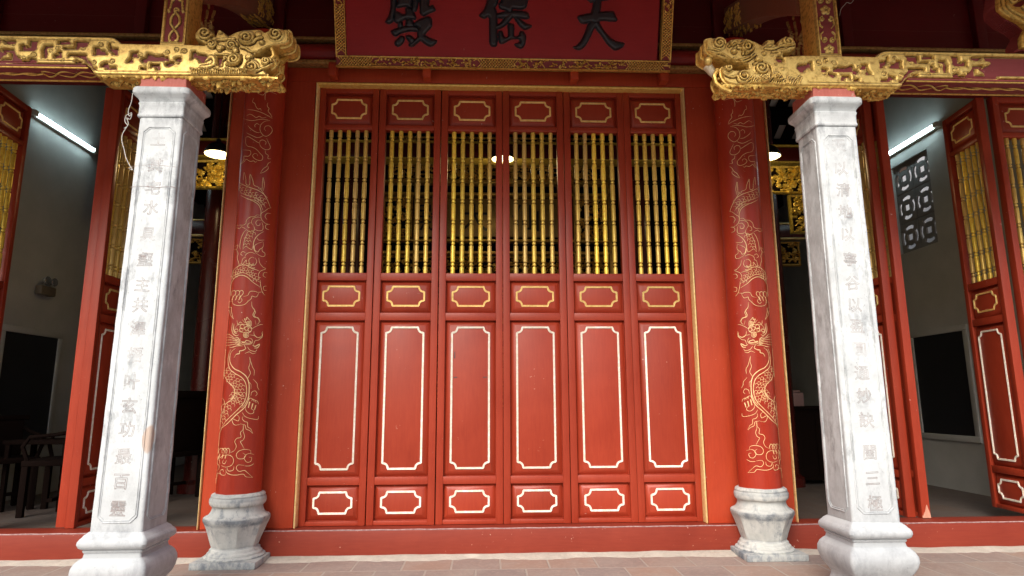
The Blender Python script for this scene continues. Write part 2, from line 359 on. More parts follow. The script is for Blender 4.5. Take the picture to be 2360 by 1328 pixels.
def carve(name, outline, ops, parent, mats, O, U, V, N, res=0.004, thick=0.1, edge=0.012, ground=0.0, cut=False, split=None, rough=0.0, fringe=0.0):
    """outline and ops in (u,v) metres; O,U,V,N place them. ops: ('t',pts,w,h) rounded ridge; ('p',pts,h,soft) plate;
       ('c',pts,h,soft) cut down to h inside pts; ('g',pts,w,d) groove; ('d',c,r,h) dome"""
    P = np.array([[p[0], p[1]] for p in outline], float); lo = P.min(0) - res; hi = P.max(0) + res
    nu, nv = int((hi[0] - lo[0]) / res) + 2, int((hi[1] - lo[1]) / res) + 2
    us = lo[0] + np.arange(nu) * res; vs = lo[1] + np.arange(nv) * res
    X, Y = np.meshgrid(us, vs); IN = inside(X, Y, P); DE = seg_dist(X, Y, P, True)
    SD = np.where(IN, DE, -DE)
    H = np.full(X.shape, float(ground))
    hole = np.zeros(X.shape, bool); redm = np.zeros(X.shape, bool)
    for op in ops:
        k = op[0]; pts = op[1]
        if k == 'd':
            c, r, h = op[1:4]; m_ = (abs(X - c[0]) < r) & (abs(Y - c[1]) < r)
            d = np.hypot(X - c[0], Y - c[1]); H = np.where(d < r, H + h * np.sqrt(np.clip(1 - (d / r) ** 2, 0, 1)), H); redm &= ~(d < r * .9); continue
        A = np.array([[p[0], p[1]] for p in pts], float); pad = (op[2] if k in 'tg' else 0.03) + 2 * res
        i0, i1 = np.searchsorted(us, [A[:, 0].min() - pad, A[:, 0].max() + pad]); j0, j1 = np.searchsorted(vs, [A[:, 1].min() - pad, A[:, 1].max() + pad])
        if i1 <= i0 or j1 <= j0: continue
        S = (slice(j0, j1), slice(i0, i1)); x, y = X[S], Y[S]
        if k == 't':
            w_, h = op[2], op[3]; d = seg_dist(x, y, A) / w_; base = op[4] if len(op) > 4 else None
            pr = h * np.sqrt(np.clip(1 - d ** 2, 0, 1))
            H[S] = np.where(d < 1, np.maximum(H[S], (H[S] if base is None else base) + pr), H[S])
            redm[S] &= ~(d < .95)
            g = (d >= 1) & (d < 1.45); H[S] = np.where(g, H[S] - h * 0.55 * (1 - abs((d - 1.22) / .23)), H[S])
        elif k == 'g':
            w_, h = op[2], op[3]; d = seg_dist(x, y, A) / w_; H[S] = H[S] - h * np.clip(1 - d, 0, 1)
        else:
            ins = inside(x, y, A); d = seg_dist(x, y, A, True); sd_ = np.where(ins, d, -d); soft = op[3] if len(op) > 3 else 0.01
            if k == 'p': H[S] = np.where(ins, np.maximum(H[S], op[2] * np.sqrt(sm(sd_ / soft))), H[S])
            elif k == 'c':
                t = sm((sd_ + soft) / soft); H[S] = H[S] * (1 - t) + op[2] * t; redm[S] |= ins
                gl = np.clip(1 - abs(sd_ + 0.0085) / 0.0036, 0, 1); H[S] -= 0.005 * gl
            elif k == 'x': hole[S] |= ins
    if rough: 
        rs = np.random.RandomState(3); H = H + rough * (rs.rand(*H.shape) - 0.5)
    rim = -edge * (1 - np.sqrt(np.clip(sm(SD / max(edge, 1e-6)), 0, 1)))
    H = H + rim
    ok = IN & ~hole
    cell = ok[:-1, :-1] & ok[1:, :-1] & ok[:-1, 1:] & ok[1:, 1:]
    idx = -np.ones(X.shape, int); used = np.zeros(X.shape, bool)
    used[:-1, :-1] |= cell; used[1:, :-1] |= cell; used[:-1, 1:] |= cell; used[1:, 1:] |= cell
    # pull border vertices onto the outline so the silhouette is clean
    nU = used.sum(); idx[used] = np.arange(nU)
    O, U, V, N = (np.array(q, float) for q in (O, U, V, N))
    F3 = O[None] + X[used][:, None] * U + Y[used][:, None] * V + H[used][:, None] * N
    B3 = O[None] + X[used][:, None] * U + Y[used][:, None] * V - thick * N
    jj, ii = np.nonzero(cell)
    q = np.stack([idx[jj, ii], idx[jj, ii + 1], idx[jj + 1, ii + 1], idx[jj + 1, ii]], 1)
    faces = [q]; mi = []
    if split is not None:
        hc = (H[jj, ii] + H[jj + 1, ii] + H[jj, ii + 1] + H[jj + 1, ii + 1]) / 4; mi.append((hc < split).astype(int))
    else: mi.append((redm[jj, ii] & redm[jj + 1, ii + 1]).astype(int))
    faces.append(q[:, ::-1] + nU); mi.append(np.zeros(len(q), int))
    cp = np.pad(cell, 1)
    for dj, di, a, b in ((-1, 0, (0, 0), (0, 1)), (1, 0, (1, 1), (1, 0)), (0, -1, (1, 0), (0, 0)), (0, 1, (0, 1), (1, 1))):
        e = cell & ~cp[1 + dj:1 + dj + cell.shape[0], 1 + di:1 + di + cell.shape[1]]
        j2, i2 = np.nonzero(e); A_ = idx[j2 + a[0], i2 + a[1]]; B_ = idx[j2 + b[0], i2 + b[1]]
        faces.append(np.stack([B_, A_, A_ + nU, B_ + nU], 1)); mi.append(np.zeros(len(j2), int))
    Fa = np.concatenate(faces); mi = np.concatenate(mi)
    VV = np.concatenate([F3, B3])
    me = bpy.data.meshes.new(name)
    me.vertices.add(len(VV)); me.vertices.foreach_set('co', VV.ravel())
    flip = np.dot(np.cross(U, V), N) < 0
    if flip: Fa = Fa[:, ::-1]
    me.loops.add(len(Fa) * 4); me.loops.foreach_set('vertex_index', Fa.ravel().astype(np.int32))
    me.polygons.add(len(Fa)); me.polygons.foreach_set('loop_start', np.arange(len(Fa), dtype=np.int32) * 4)
    me.polygons.foreach_set('material_index', mi.astype(np.int32)); me.polygons.foreach_set('use_smooth', np.ones(len(Fa), bool))
    me.update(); me.validate(); me.set_sharp_from_angle(angle=math.radians(62))
    return link(name, me, parent, mats)
FRONT = dict(U=(1, 0, 0), V=(0, 0, 1), N=(0, -1, 0))

# ================================================================== THE SETTING
m_ = MB(); m_.box(-7, 7, -2.1, -0.02, -0.32, -0.183, 0); f0 = m_.build('porch_floor', PAVE); tag(f0, kind='structure', label='worn terracotta paving of the temple porch')
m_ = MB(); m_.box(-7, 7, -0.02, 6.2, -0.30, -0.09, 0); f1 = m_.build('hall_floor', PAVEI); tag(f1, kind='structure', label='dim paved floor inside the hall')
m_ = MB(); m_.box(-400, 400, -400, -2.1, -0.9, -0.75, 0); m_.box(-7.5, 7.5, -2.6, -2.1, -0.75, -0.45, 0.01); f2 = m_.build('courtyard_ground', COURT); tag(f2, kind='structure')
# ragged strip of mortar between the threshold and the pavers
bm = bmesh.new(); N_ = 420; rows = []
for i in range(N_ + 1):
    x = -5.2 + 10.4 * i / N_; j = mnoise.noise(Vector((x * 2.3, 0, 0))) * 0.05 + mnoise.noise(Vector((x * 11, 3, 0))) * 0.03
    k = mnoise.noise(Vector((x * 5, 9, 0))) * 0.006
    rows.append([bm.verts.new(v) for v in ((x, -0.10, -0.172 + k), (x, -0.142, -0.168 + k + .3 * j * .1), (x, -0.165 - max(-.02, j * .5), -0.173 + k * .6), (x, -0.25 - j, -0.1815), (x, -0.262 - j, -0.190))])
for a, b in zip(rows, rows[1:]):
    for k in range(4): bm.faces.new((a[k], b[k], b[k + 1], a[k + 1])).smooth = True
me = bpy.data.meshes.new('mortar_strip'); bm.to_mesh(me); bm.free(); o = link('mortar_strip', me, None, [MORTAR]); tag(o, kind='structure', label='ragged pale mortar along the foot of the threshold')

# ------------------------------------------------------------------ temple hall (one building, its fixed woodwork as parts)
hall = empty('temple_hall', (0, 0, -0.183), label='red lacquered timber hall behind the pillars with its door openings, lintel and plaster side walls', cat='temple')
def hp(mb, name, m, parent=hall):
    o = mb.build(name, m, parent); o.matrix_parent_inverse = hall.matrix_world.inverted() if parent is hall else Matrix()
    o.location.z += 0.183 if parent is hall else 0
    return o
bpy.context.view_layer.update()
def hall_part(mb, name, m):
    o = mb.build(name, m, hall); o.location = (0, 0, 0.183); return o
def sub_of(mb, name, m, parent): return mb.build(name, m, parent)

for (x0, x1) in ((-1.84, 1.84), (-5.0, -1.84), (1.84, 5.0)):
    m_ = MB(); m_.box(x0 + .001, x1 - .001, -0.135, 0.09, -0.183, 0.0, 0.012, seg=3); th = hall_part(m_, 'threshold', REDT)
    m_ = MB()
    pts = [(x0 + .12 + (x1 - x0 - .24) * i / 40, -0.1325 + 0.001 * math.sin(i * 1.7), 0.0005 + 0.0012 * math.sin(i * 2.1)) for i in range(41)]
    m_.tube([(p[0], p[1], p[2] - .002) for p in pts], 0.0045, 5); sub_of(m_, 'worn_edge', stone.__call__('worn_edge_wood', (0.42, 0.30, 0.29), (0.25, 0.12, 0.12), .6, 3) if x0 == -1.84 else bpy.data.materials['worn_edge_wood'], th)
for s in (-1, 1):
    xa, xb = sorted((s * 1.502, s * 2.155))
    m_ = MB(); m_.box(xa, xb, -0.06, 0.05, 0.001, 3.43, 0.004); hall_part(m_, 'jamb_board', REDB)
    for xi, nm in ((1.490, 'jamb_gilt_strip'), (2.165, 'jamb_gilt_strip')):
        m_ = MB(); wj = .0065 if xi < 2 else .005; m_.box(s * xi - wj, s * xi + wj, -0.072, 0.03, 0.001, 3.418, 0.007, seg=3); m_.box(s * xi - .002, s * xi + .002, -0.0755, -0.07, 0.002, 3.417, 0.0015)
        hall_part(m_, nm, GILTJ)
m_ = MB(); m_.box(-2.1, 2.1, -0.062, 0.05, 3.4315, 3.552, 0.003); hall_part(m_, 'door_head_board', REDB)
m_ = MB(); m_.box(-1.50, 1.50, -0.070, 0.03, 3.4075, 3.427, 0.008, seg=3); hall_part(m_, 'head_gilt_strip', gilt('head_strip_gilt', (0.98, 0.66, 0.17), (0.80, 0.48, 0.10), rough=0.4, metal=0.35))
for s in (-1, 1):
    xa, xb = sorted((s * 2.178, s * 5.0)); m_ = MB(); m_.box(xa, xb, -0.04, 0.05, 3.425, 3.552, 0.003); hall_part(m_, 'side_head_board', MAROON)
# lintel beam: rounded front
pr = [(-0.02, 3.592)] + [(-0.05 - 0.085 * math.sin(PI * (k / 10)) ** .6, 3.592 + 0.17 * k / 10) for k in range(11)] + [(-0.02, 3.762), (0.09, 3.762), (0.09, 3.592)]
bm = bmesh.new(); A = [bm.verts.new((-5.0, y, z)) for y, z in pr]; B = [bm.verts.new((5.0, y, z)) for y, z in pr]
for i in range(len(pr)): bm.faces.new((A[i], A[(i + 1) % len(pr)], B[(i + 1) % len(pr)], B[i])).smooth = True
bm.faces.new(A); bm.faces.new(B[::-1]); mm = MB(); mm.bm.free(); mm.bm = bm
hall_part(mm, 'lintel_beam', red_paint('lintel_red', (0.26, 0.014, 0.012), horizontal=True))
for z0, z1 in ((3.554, 3.590), (3.764, 3.790)):
    m_ = MB(); m_.box(-5, 5, -0.128, 0.08, z0, z1, 0.006); hall_part(m_, 'lintel_gilt_strip', gilt('dull_gilt', (0.45, 0.30, 0.10), (0.2, 0.12, 0.05), rough=.5) if z0 < 3.6 else bpy.data.materials['dull_gilt'])
# recessed maroon boarding above the lintel
m_ = MB(); m_.box(-5, 5, 0.10, 0.16, 3.79, 4.9); hall_part(m_, 'upper_boarding', MAROON)
m_ = MB(); m_.box(-5, 5, 0.02, 0.10, 3.79, 3.86, .006); m_.box(-5, 5, 0.0, 0.10, 4.45, 4.6, .006)
for x in (-4.2, -3.0, -1.87, -1.0, 0, 1.0, 1.87, 3.0, 4.2): m_.box(x - .045, x + .045, 0.035, 0.10, 3.86, 4.45, .006)
hall_part(m_, 'upper_rail', MAROON)
# walls
m_ = MB(); m_.box(-5.2, -5.0, -0.10, 6.2, -0.3, 5.4); lw = hall_part(m_, 'plaster_wall', PLASTER); lw['label'] = 'left plaster side wall'
m_ = MB()
wy0, wy1, wz0, wz1 = 1.94, 2.60, 2.645, 3.765
m_.box(5.0, 5.07, -0.10, wy0, -0.3, 5.4); m_.box(5.0, 5.07, wy1, 6.2, -0.3, 5.4); m_.box(5.0, 5.07, wy0, wy1, -0.3, wz0); m_.box(5.0, 5.07, wy0, wy1, wz1, 5.4)
rw = hall_part(m_, 'plaster_wall', PLASTER); rw['label'] = 'right plaster side wall with vent opening'
m_ = MB(); m_.box(-5.2, 5.2, 6.2, 6.4, -0.3, 5.4); hall_part(m_, 'back_wall', PLASTER)
# flat dark wooden frames and black boards on the side walls
for s in (-1, 1):
    xa, xb = sorted((s * 4.999, s * 4.975)); m_ = MB()
    for (a, b, c, d) in ((1.66, 2.60, 1.61, 1.675), (1.66, 2.60, 0.435, 0.50), (1.66, 1.725, 0.50, 1.61), (2.535, 2.60, 0.50, 1.61)): m_.box(xa, xb, a, b, c, d, .004)
    fr = hall_part(m_, 'board_frame', PLASTER)
    xa, xb = sorted((s * 4.999, s * 4.99)); m_ = MB(); m_.box(xa, xb, 1.726, 2.534, 0.501, 1.609); sub_of(m_, 'black_board', BLACKBOARD, fr)
# vent blocks: two columns of three
blk_ops = []
def arcslot(a0, a1, r0, r1, n=8):
    return [(r0 * math.cos(a0 + (a1 - a0) * k / n), r0 * math.sin(a0 + (a1 - a0) * k / n)) for k in range(n + 1)] + [(r1 * math.cos(a1 + (a0 - a1) * k / n), r1 * math.sin(a1 + (a0 - a1) * k / n)) for k in range(n + 1)]
for k in range(4): blk_ops.append(('x', arcslot(k * PI / 2 - .60, k * PI / 2 + .60, 0.104, 0.146)))
blk_ops.append(('x', [(-.042, -.036), (.042, -.036), (.042, .036), (-.042, .036)]))
VENT = mat('grey_vent_block', (0.20, 0.20, 0.20), 0.85)
blk = None
for ci in range(2):
    for ri in range(3):
        cy = wy0 + .165 + ci * .33; cz = wz0 + .187 + ri * .373
        if blk is None:
            blk = carve('vent_block', [(-.163, -.184), (.163, -.184), (.163, .184), (-.163, .184)], blk_ops, hall, [VENT], (0, 0, 0), (0, -1, 0), (0, 0, 1), (-1, 0, 0), res=0.006, thick=0.022, edge=0.004); b = blk
        else: b = blk.copy(); COL.objects.link(b); b.parent = hall
        b.location = (5.03, cy, cz + 0.183)
# roof over the porch and the hall
m_ = MB()
def slab(y0, z0, y1, z1, t, x0=-7.0, x1=7.0):
    L = math.hypot(y1 - y0, z1 - z0); M = Matrix.Translation((0, y0, z0)) @ Matrix.Rotation(math.atan2(z1 - z0, y1 - y0), 4, 'X'); m_.box(x0, x1, 0, L, 0, t, M=M)
slab(-1.95, 3.26, 0.12, 4.62, .12)
slab(0.16, 3.98, 3.2, 5.74, .12); slab(3.2, 5.74, 6.4, 4.0, .12)
hall_part(m_, 'roof', TILEB)
m_ = MB()
for i in range(45):
    x = -4.9 + i * .22; L = math.hypot(3.08, 1.78); M = Matrix.Translation((0, 0.18, 3.97)) @ Matrix.Rotation(math.atan2(1.78, 3.08), 4, 'X'); m_.box(x, x + .11, 0, L, -.05, 0.01, M=M)
for k in range(6): 
    y = 0.5 + k * .55; z = 3.98 + (y - .16) * .578; m_.box(-5, 5, y - .07, y + .07, z - .2, z - .06)
for i in range(36):
    x = -5 + i * .29; L = math.hypot(3.2, 1.74); M = Matrix.Translation((0, 3.2, 5.735)) @ Matrix.Rotation(math.atan2(-1.74, 3.2), 4, 'X'); m_.box(x, x + .155, 0, L, -.05, 0.004, M=M)
for k in range(6):
    y = 3.5 + k * .52; z = 5.74 - (y - 3.2) * .544; m_.box(-5, 5, y - .09, y + .09, z - .26, z - .05)
hall_part(m_, 'rafter', DARKW)
m_ = MB(); m_.box(-5.0, 5.0, 0.12, 0.16, 4.5, 4.75); hall_part(m_, 'eave_board', DARKW)

# ================================================================== DOOR LEAVES
LW, LH, LT = 0.496, 3.42, 0.065
PAN = [(0.033, 0.284), (0.340, 1.500), (1.560, 1.812), (3.095, 3.368)]
CART = [(0.082, 0.238), (0.393, 1.450), (1.610, 1.768), (3.148, 3.314)]
LAT = (1.872, 3.052)
def notched(x0, x1, z0, z1, r=0.034, n=6):
    out = []
    for cx, cz, a0 in ((x0, z0, PI / 2), (x1, z0, PI), (x1, z1, 3 * PI / 2), (x0, z1, 0)):
        # concave quarter round with a small square step on both sides
        arc = [(cx + r * math.cos(a0 - PI / 2 * k / n), cz + r * math.sin(a0 - PI / 2 * k / n)) for k in range(n + 1)]
        e0 = (arc[0][0] + (0), arc[0][1]); 
        sx = 0.010 if cx == x0 else -0.010; sz = 0.010 if cz == z0 else -0.010
        first = (arc[0][0], arc[0][1] + sz) if abs(arc[0][0] - cx) < 1e-9 else (arc[0][0] + sx, arc[0][1])
        last = (arc[-1][0], arc[-1][1] + sz) if abs(arc[-1][0] - cx) < 1e-9 else (arc[-1][0] + sx, arc[-1][1])
        # the step: the straight edge, then 6 mm in, then the arc
        def shift(p):
            return (p[0] + (0 if abs(p[0] - cx) > .015 else 0.0), p[1])
        out += [first] + [(p[0] + sx * .6, p[1] + sz * .6) for p in arc] + [last]
    return out
MPROF = [(-.0074, -.001), (-.0074, .004), (-.005, .0062), (-.0025, .0055), (-.001, .0025), (.001, .0025), (.0025, .0055), (.005, .0062), (.0074, .004), (.0074, -.001)]
def bar_mesh():
    prof = [(0.0180, 0.0)]; z0, z1 = 0.0, LAT[1] - LAT[0]; fr = [.064, .2095, .3555, .502, .6475, .793, .939]
    for f in fr:
        z = z0 + (z1 - z0) * f
        prof += [(0.0180, z - .024), (0.0172, z - .021), (0.0095, z - .0175), (0.0085, z - .012), (0.0148, z - .009), (0.0162, z - .001), (0.0148, z + .007), (0.0085, z + .010), (0.0095, z + .0155), (0.0176, z + .019), (0.0186, z + .022), (0.0180, z + .028)]
    prof.append((0.0180, z1)); mb = MB(); mb.lathe(prof, 14)
    me = bpy.data.meshes.new('baluster_bar'); mb.bm.to_mesh(me); mb.bm.free(); me.set_sharp_from_angle(angle=math.radians(50)); me.materials.append(GOLDB); return me
BAR = bar_mesh()
def panel_mb(z0, z1):
    mb = MB(); x0, x1 = .053, LW - .053
    R0 = [(x0, z0), (x1, z0), (x1, z1), (x0, z1)]
    def ring(ins, y): return [mb.bm.verts.new((x0 + ins if i in (0, 3) else x1 - ins, y, z0 + ins if i < 2 else z1 - ins)) for i in range(4)]
    rs = [ring(-.004, .056), ring(-.004, .040), ring(.002, .040), ring(.036, .011), ring(.040, .0095)]
    for a, b in zip(rs, rs[1:]):
        for k in range(4): mb.bm.faces.new((a[k], a[(k + 1) % 4], b[(k + 1) % 4], b[k]))
    mb.bm.faces.new(rs[-1]); mb.bm.faces.new(rs[0][::-1]); return mb
def make_leaf():
    root = empty('door_leaf', (0, 0, 0))
    mb = MB()
    mb.box(0, .0525, 0, LT, 0, LH, .003); mb.box(LW - .0525, LW, 0, LT, 0, LH, .003)
    for a, b in ((0, .033), (.284, .340), (1.500, 1.560), (1.812, LAT[0]), (LAT[1], 3.095), (3.368, LH)):
        mb.box(.0527, LW - .0527, 0.0022, LT - .002, a + .0006, b - .0006, .003)
    mb.build('door_frame', RED, root)
    for i, ((a, b), (c, d)) in enumerate(zip(PAN, CART)):
        p = panel_mb(a, b).build('panel', RED, root)
        q = MB(); pth = notched(.106, LW - .106, c + .004, d - .004)
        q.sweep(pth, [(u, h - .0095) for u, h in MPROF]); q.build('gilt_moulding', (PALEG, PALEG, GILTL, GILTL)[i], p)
    for k in range(5):
        b = link('baluster_bar', BAR, root) if k == 0 else None
        if b is None: b = bpy.data.objects.new('baluster_bar', BAR); COL.objects.link(b); b.parent = root
        b.location = (LW / 2 + (k - 2) * .0725, .034, LAT[0]); b.rotation_euler = (0, 0, k * 1.3)
    return root
def copy_tree(o, parent=None):
    c = o.copy(); COL.objects.link(c); c.parent = parent
    if parent is None:
        for k in ('label', 'group'):
            if k in c: del c[k]
    for ch in [x for x in bpy.data.objects if x.parent == o]: copy_tree(ch, c)
    return c
proto = make_leaf()
ordn = ['leftmost of the six closed red door leaves, beside the left gilt jamb strip', 'closed red door leaf second from the left in the central doorway',
        'closed red door leaf third from left, grey smudges beside its tall panel moulding', 'closed red door leaf third from the right, with a dark gap on its right edge',
        'closed red door leaf second from the right in the central doorway', 'rightmost of the six closed red door leaves, beside the right gilt jamb strip']
gaps = [0, 0, .003, .002, .003, 0]
for i in range(6):
    o = proto if i == 0 else copy_tree(proto)
    o.location = ((i - 3) * .5 + .002 + gaps[i], [0, .001, .004, 0.0, .004, .001][i], 0.002); o.rotation_euler = (0, 0, [0, 0, .004, 0, -.004, 0][i])
    o.scale = ((.966, 1, 1), 1, 1, 1, 1, (.986, 1, 1))[i] if i in (0, 5) else (1, 1, 1)
    if i == 0: o.location.x = -1.484
    tag(o, ordn[i], 'door', 'closed door leaves of the central doorway')
# rubbed grey smudges on the tall panel of the third leaf
lf = [o for o in bpy.data.objects if o.get('label') == ordn[2]][0]; tall = [o for o in bpy.data.objects if o.parent == lf and o.name.startswith('panel')]
tall = max(tall, key=lambda o: o.dimensions.z)
SMG = mat('rubbed_grey_paint', (.10, .055, .05), .7); m_ = MB()
for (x, z, w_, h_) in ((.128, 1.235, .010, .055), (.135, 1.065, .030, .012), (.36, 1.065, .034, .010)):
    m_.prism([(x - w_ / 2, z - h_ / 2), (x + w_ / 2, z - h_ / 2 + .003), (x + w_ / 2 - .002, z + h_ / 2), (x - w_ / 2 + .002, z + h_ / 2 - .002)], .0098, .0085)
m_.build('rubbed_smudge', SMG, tall)
side = [((-3.078, .03, .003), PI / 2, 'open red door leaf just left of the left stone pillar, panelled face turned to it'),
        ((-3.232, .55, .003), -PI / 2 , 'open red door leaf seen edge-on, its chipped front edge beside the left plaster wall'),
        ((3.078, .54, .003), -PI / 2, 'open red door leaf just right of the right stone pillar, panelled face turned to it'),
        ((3.232, .02, .003), PI / 2, 'open red door leaf seen edge-on right of the right pillar, bare worn foot'),
        ((4.095, .50, .003), -PI / 2 - .10, 'open red door leaf near the right edge, its slanting gilt bars before the wall'),
        ((4.165, -.005, .003), 0.0, 'closed red door leaf at the far right edge of the picture'),
        ((-4.045, .0, .003), PI / 2 + .10, 'dark open red door leaf cut by the left edge of the picture')]
for loc, rz, lab in side:
    o = copy_tree(proto); o.location = loc; o.rotation_euler = (0, 0, rz); tag(o, lab, 'door', 'door leaves of the side doorways')
proto['label'] = ordn[0]; proto['group'] = 'closed door leaves of the central doorway'

WORN = red_paint('bare_worn_wood', (0.52, 0.22, 0.15), rough=.7, wear=1.0)
m_ = MB(); rs = random.Random(4)
ed = [o for o in bpy.data.objects if o.get('label') == side[3][2]][0]
pts = [(0, 0)] + [(.064 * k / 9, (.03 + .06 * math.exp(-((k - 5) / 2.2) ** 2) ) + rs.uniform(-.02, .02)) for k in range(10)] + [(.064, 0)]
m_.prism([(p[0], p[1] + .002) for p in pts], -.002, .001, M=Matrix.Rotation(-PI / 2, 4, 'Z') @ Matrix.Translation((-.065, 0, 0)))
m_.build('worn_foot', WORN, ed)
wl = MB(); wl.box(7.6, 7.9, -3, 12, -.75, 7.0, .02); o = wl.build('vent_backdrop_wall', mat('pale_vent_backdrop', (.62, .62, .60), .9)); tag(o, 'pale backdrop wall added outside to whiten the vent block holes', 'wall')  # added backdrop wall: makes the holes of the vent blocks pale, not sky-blue

# ================================================================== STONE PILLARS
def loft(secs, nside=10, corner=6, M=None, mb=None):
    """secs: (z, half, corner radius, cx, cy)"""
    mb = mb or MB(); rings = []
    for z, h, rc, cx, cy in secs:
        ring = []
        for q in range(4):
            a0 = -PI + q * PI / 2; sx, sy = (-1, 1, 1, -1)[q], (-1, -1, 1, 1)[q]
            ccx, ccy = sx * (h - rc), sy * (h - rc)
            for k in range(corner + 1):
                a = a0 + PI / 2 * k / corner; ring.append((cx + ccx + rc * math.cos(a), cy + ccy + rc * math.sin(a), z))
        rings.append([mb.bm.verts.new(p) for p in ring])
    n = len(rings[0])
    for a, b in zip(rings, rings[1:]):
        for k in range(n): mb.bm.faces.new((a[k], a[(k + 1) % n], b[(k + 1) % n], b[k])).smooth = True
    mb.bm.faces.new(rings[0][::-1]); mb.bm.faces.new(rings[-1]); return mb
def roughen(o, amp, freq):
    for v in o.data.vertices:
        c = v.co; d = mnoise.noise_vector(Vector(c) * freq) * amp + mnoise.noise_vector(Vector(c) * freq * 3.7) * amp * .4
        v.co = c + d
def pillar(sx, xb, xt, txt, label):
    yc = -1.19; root = empty('stone_pillar', (xb, yc, -0.183), label=label, cat='pillar', group='whitewashed stone pillars carrying the dragon beams')
    Z = lambda z: z + 0.183
    lerp = lambda z: (xt - xb) * (z - .23) / 2.3
    hb, ht = 0.135, 0.123
    hz = lambda z: hb + (ht - hb) * (z - .23) / 2.31
    secs = [(Z(z), hz(z), .016, lerp(z), 0) for z in np.linspace(.20, 2.53, 34)]
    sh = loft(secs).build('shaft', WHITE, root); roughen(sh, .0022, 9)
    sec = [(2.531, .130), (2.536, .1335), (2.545, .1335), (2.553, .1295), (2.60, .1295), (2.612, .134), (2.618, .1345), (2.622, .131), (2.634, .133), (2.648, .142), (2.660, .156), (2.668, .1635), (2.684, .166), (2.698, .164), (2.706, .158)]
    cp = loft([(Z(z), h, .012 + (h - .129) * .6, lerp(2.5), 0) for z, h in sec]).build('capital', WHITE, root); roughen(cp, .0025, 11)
    cs = [(2.7065, .140), (2.715, .136), (2.74, .131), (2.80, .131)]
    loft([(Z(z), h, .004, lerp(2.5), 0) for z, h in cs]).build('cushion_block', PINK, root)
    bs = [(-.183, .155), (-.12, .150), (-.095, .142), (-.075, .140), (-.055, .150), (-.03, .170), (0, .184), (.03, .191), (.055, .189), (.08, .178), (.098, .162), (.104, .152), (.108, .149), (.128, .146), (.131, .150), (.140, .153), (.144, .149), (.150, .162), (.158, .172), (.172, .178), (.186, .176), (.198, .168), (.204, .160), (.214, .153), (.222, .143), (.228, .138)]
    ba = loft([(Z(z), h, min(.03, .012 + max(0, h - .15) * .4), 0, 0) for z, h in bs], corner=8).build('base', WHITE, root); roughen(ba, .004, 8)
    # raised border lines with clipped corners on three faces
    def border(zb, zt, hw, cl):
        return [(-hw + cl, zb), (hw - cl, zb), (hw, zb + cl), (hw, zt - cl), (hw - cl, zt), (-hw + cl, zt), (-hw, zt - cl), (-hw, zb + cl)]
    tilt = math.atan((hb - ht) / 2.31)
    for rz in (0, PI / 2, -PI / 2):
        mb = MB()
        for ins in (0.0, 0.009):
            pth = []
            for (u, z) in border(.275 + ins, 2.47 - ins, 1.0, .030): 
                hw = hz(z) - .034 - ins; uu = (u / 1.0) * hw if abs(u) >= 1.0 else math.copysign(hw - .030, u); pth.append((uu, z))
            dense = []
            for a, b in zip(pth, pth[1:] + pth[:1]):
                nn = max(1, int(math.hypot(b[0] - a[0], b[1] - a[1]) / .12))
                for k in range(nn): dense.append((a[0] + (b[0] - a[0]) * k / nn, a[1] + (b[1] - a[1]) * k / nn))
            p3 = [(u, -(hz(z) + .0008), Z(z)) for u, z in dense]
            if ins == 0 : mb.tube(p3, .0042, 6, closed=True)
            else: mb.tube([(a, b_ + .0008, c_) for a, b_, c_ in p3], .0026, 6, closed=True)
        R4 = Matrix.Rotation(rz, 4, 'Z')
        for v in mb.bm.verts:
            dx = lerp(v.co.z - .183); v.co = R4 @ v.co; v.co.x += dx
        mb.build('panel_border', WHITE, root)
    if sx < 0:
        mb = MB(); q = [at(x, y, -1.31) for x, y in ((302, 432), (330, 430), (360, 433), (396, 431), (408, 434))]
        mb.tube([(p[0] - xb, -(hz(p[2]) + .0002), Z(p[2])) for p in q], .0016, 5); q = [(at(x, y, -1.31)) for x, y in ((300, 385), (350, 380), (408, 386))]
        mb.tube([(p[0] - xb, -(hz(p[2]) + .0002), Z(p[2])) for p in q], .0010, 5); mb.build('crack', ETCH, root)
    # engraved couplet
    mb = bmesh.new()
    for ch, z, s in txt:
        c = bpy.data.curves.new('tmp', 'FONT'); c.body = ch; c.size = s; c.align_x = 'CENTER'; c.align_y = 'CENTER'; c.fill_mode = 'NONE'; c.bevel_depth = 0.00095; c.bevel_resolution = 0; c.resolution_u = 3
        ob = bpy.data.objects.new('tmp', c); COL.objects.link(ob); bpy.context.view_layer.update()
        me = bpy.data.meshes.new_from_object(ob.evaluated_get(bpy.context.evaluated_depsgraph_get()))
        xs = [v.co.x for v in me.vertices]; ys = [v.co.y for v in me.vertices]
        if xs:
            cx, cy = (min(xs) + max(xs)) / 2, (min(ys) + max(ys)) / 2
            sl_ = random.uniform(-.06, .10)
            for v in me.vertices:
                x, y, zz = v.co; x -= cx; y -= cy
                wob = .0018 * mnoise.noise(Vector((x * 60, y * 60, z)))
                v.co = (lerp(z) + x + wob + y * .03, -(hz(z + y) + .0002) + zz, Z(z) + y + x * sl_ + wob)
        mb.from_mesh(me); bpy.data.objects.remove(ob); bpy.data.curves.remove(c); bpy.data.meshes.remove(me)
    me = bpy.data.meshes.new('inscription'); mb.to_mesh(me); mb.free(); o = link('inscription', me, root, [ETCH])
    return root
def zline(px, pys): return [float(at(px(y), y, -1.32)[2]) for y in pys]
cl = '土其宅水具壑主共澤梧叶玄功最百靈'; cr = '天以清地以寧谷以盈圓通妙訣闔三極'
zl = zline(lambda y: 362 - (y - 320) * .103, [320, 380, 432, 478, 540, 597, 655, 703, 758, 818, 880, 935, 990, 1052, 1110, 1172])
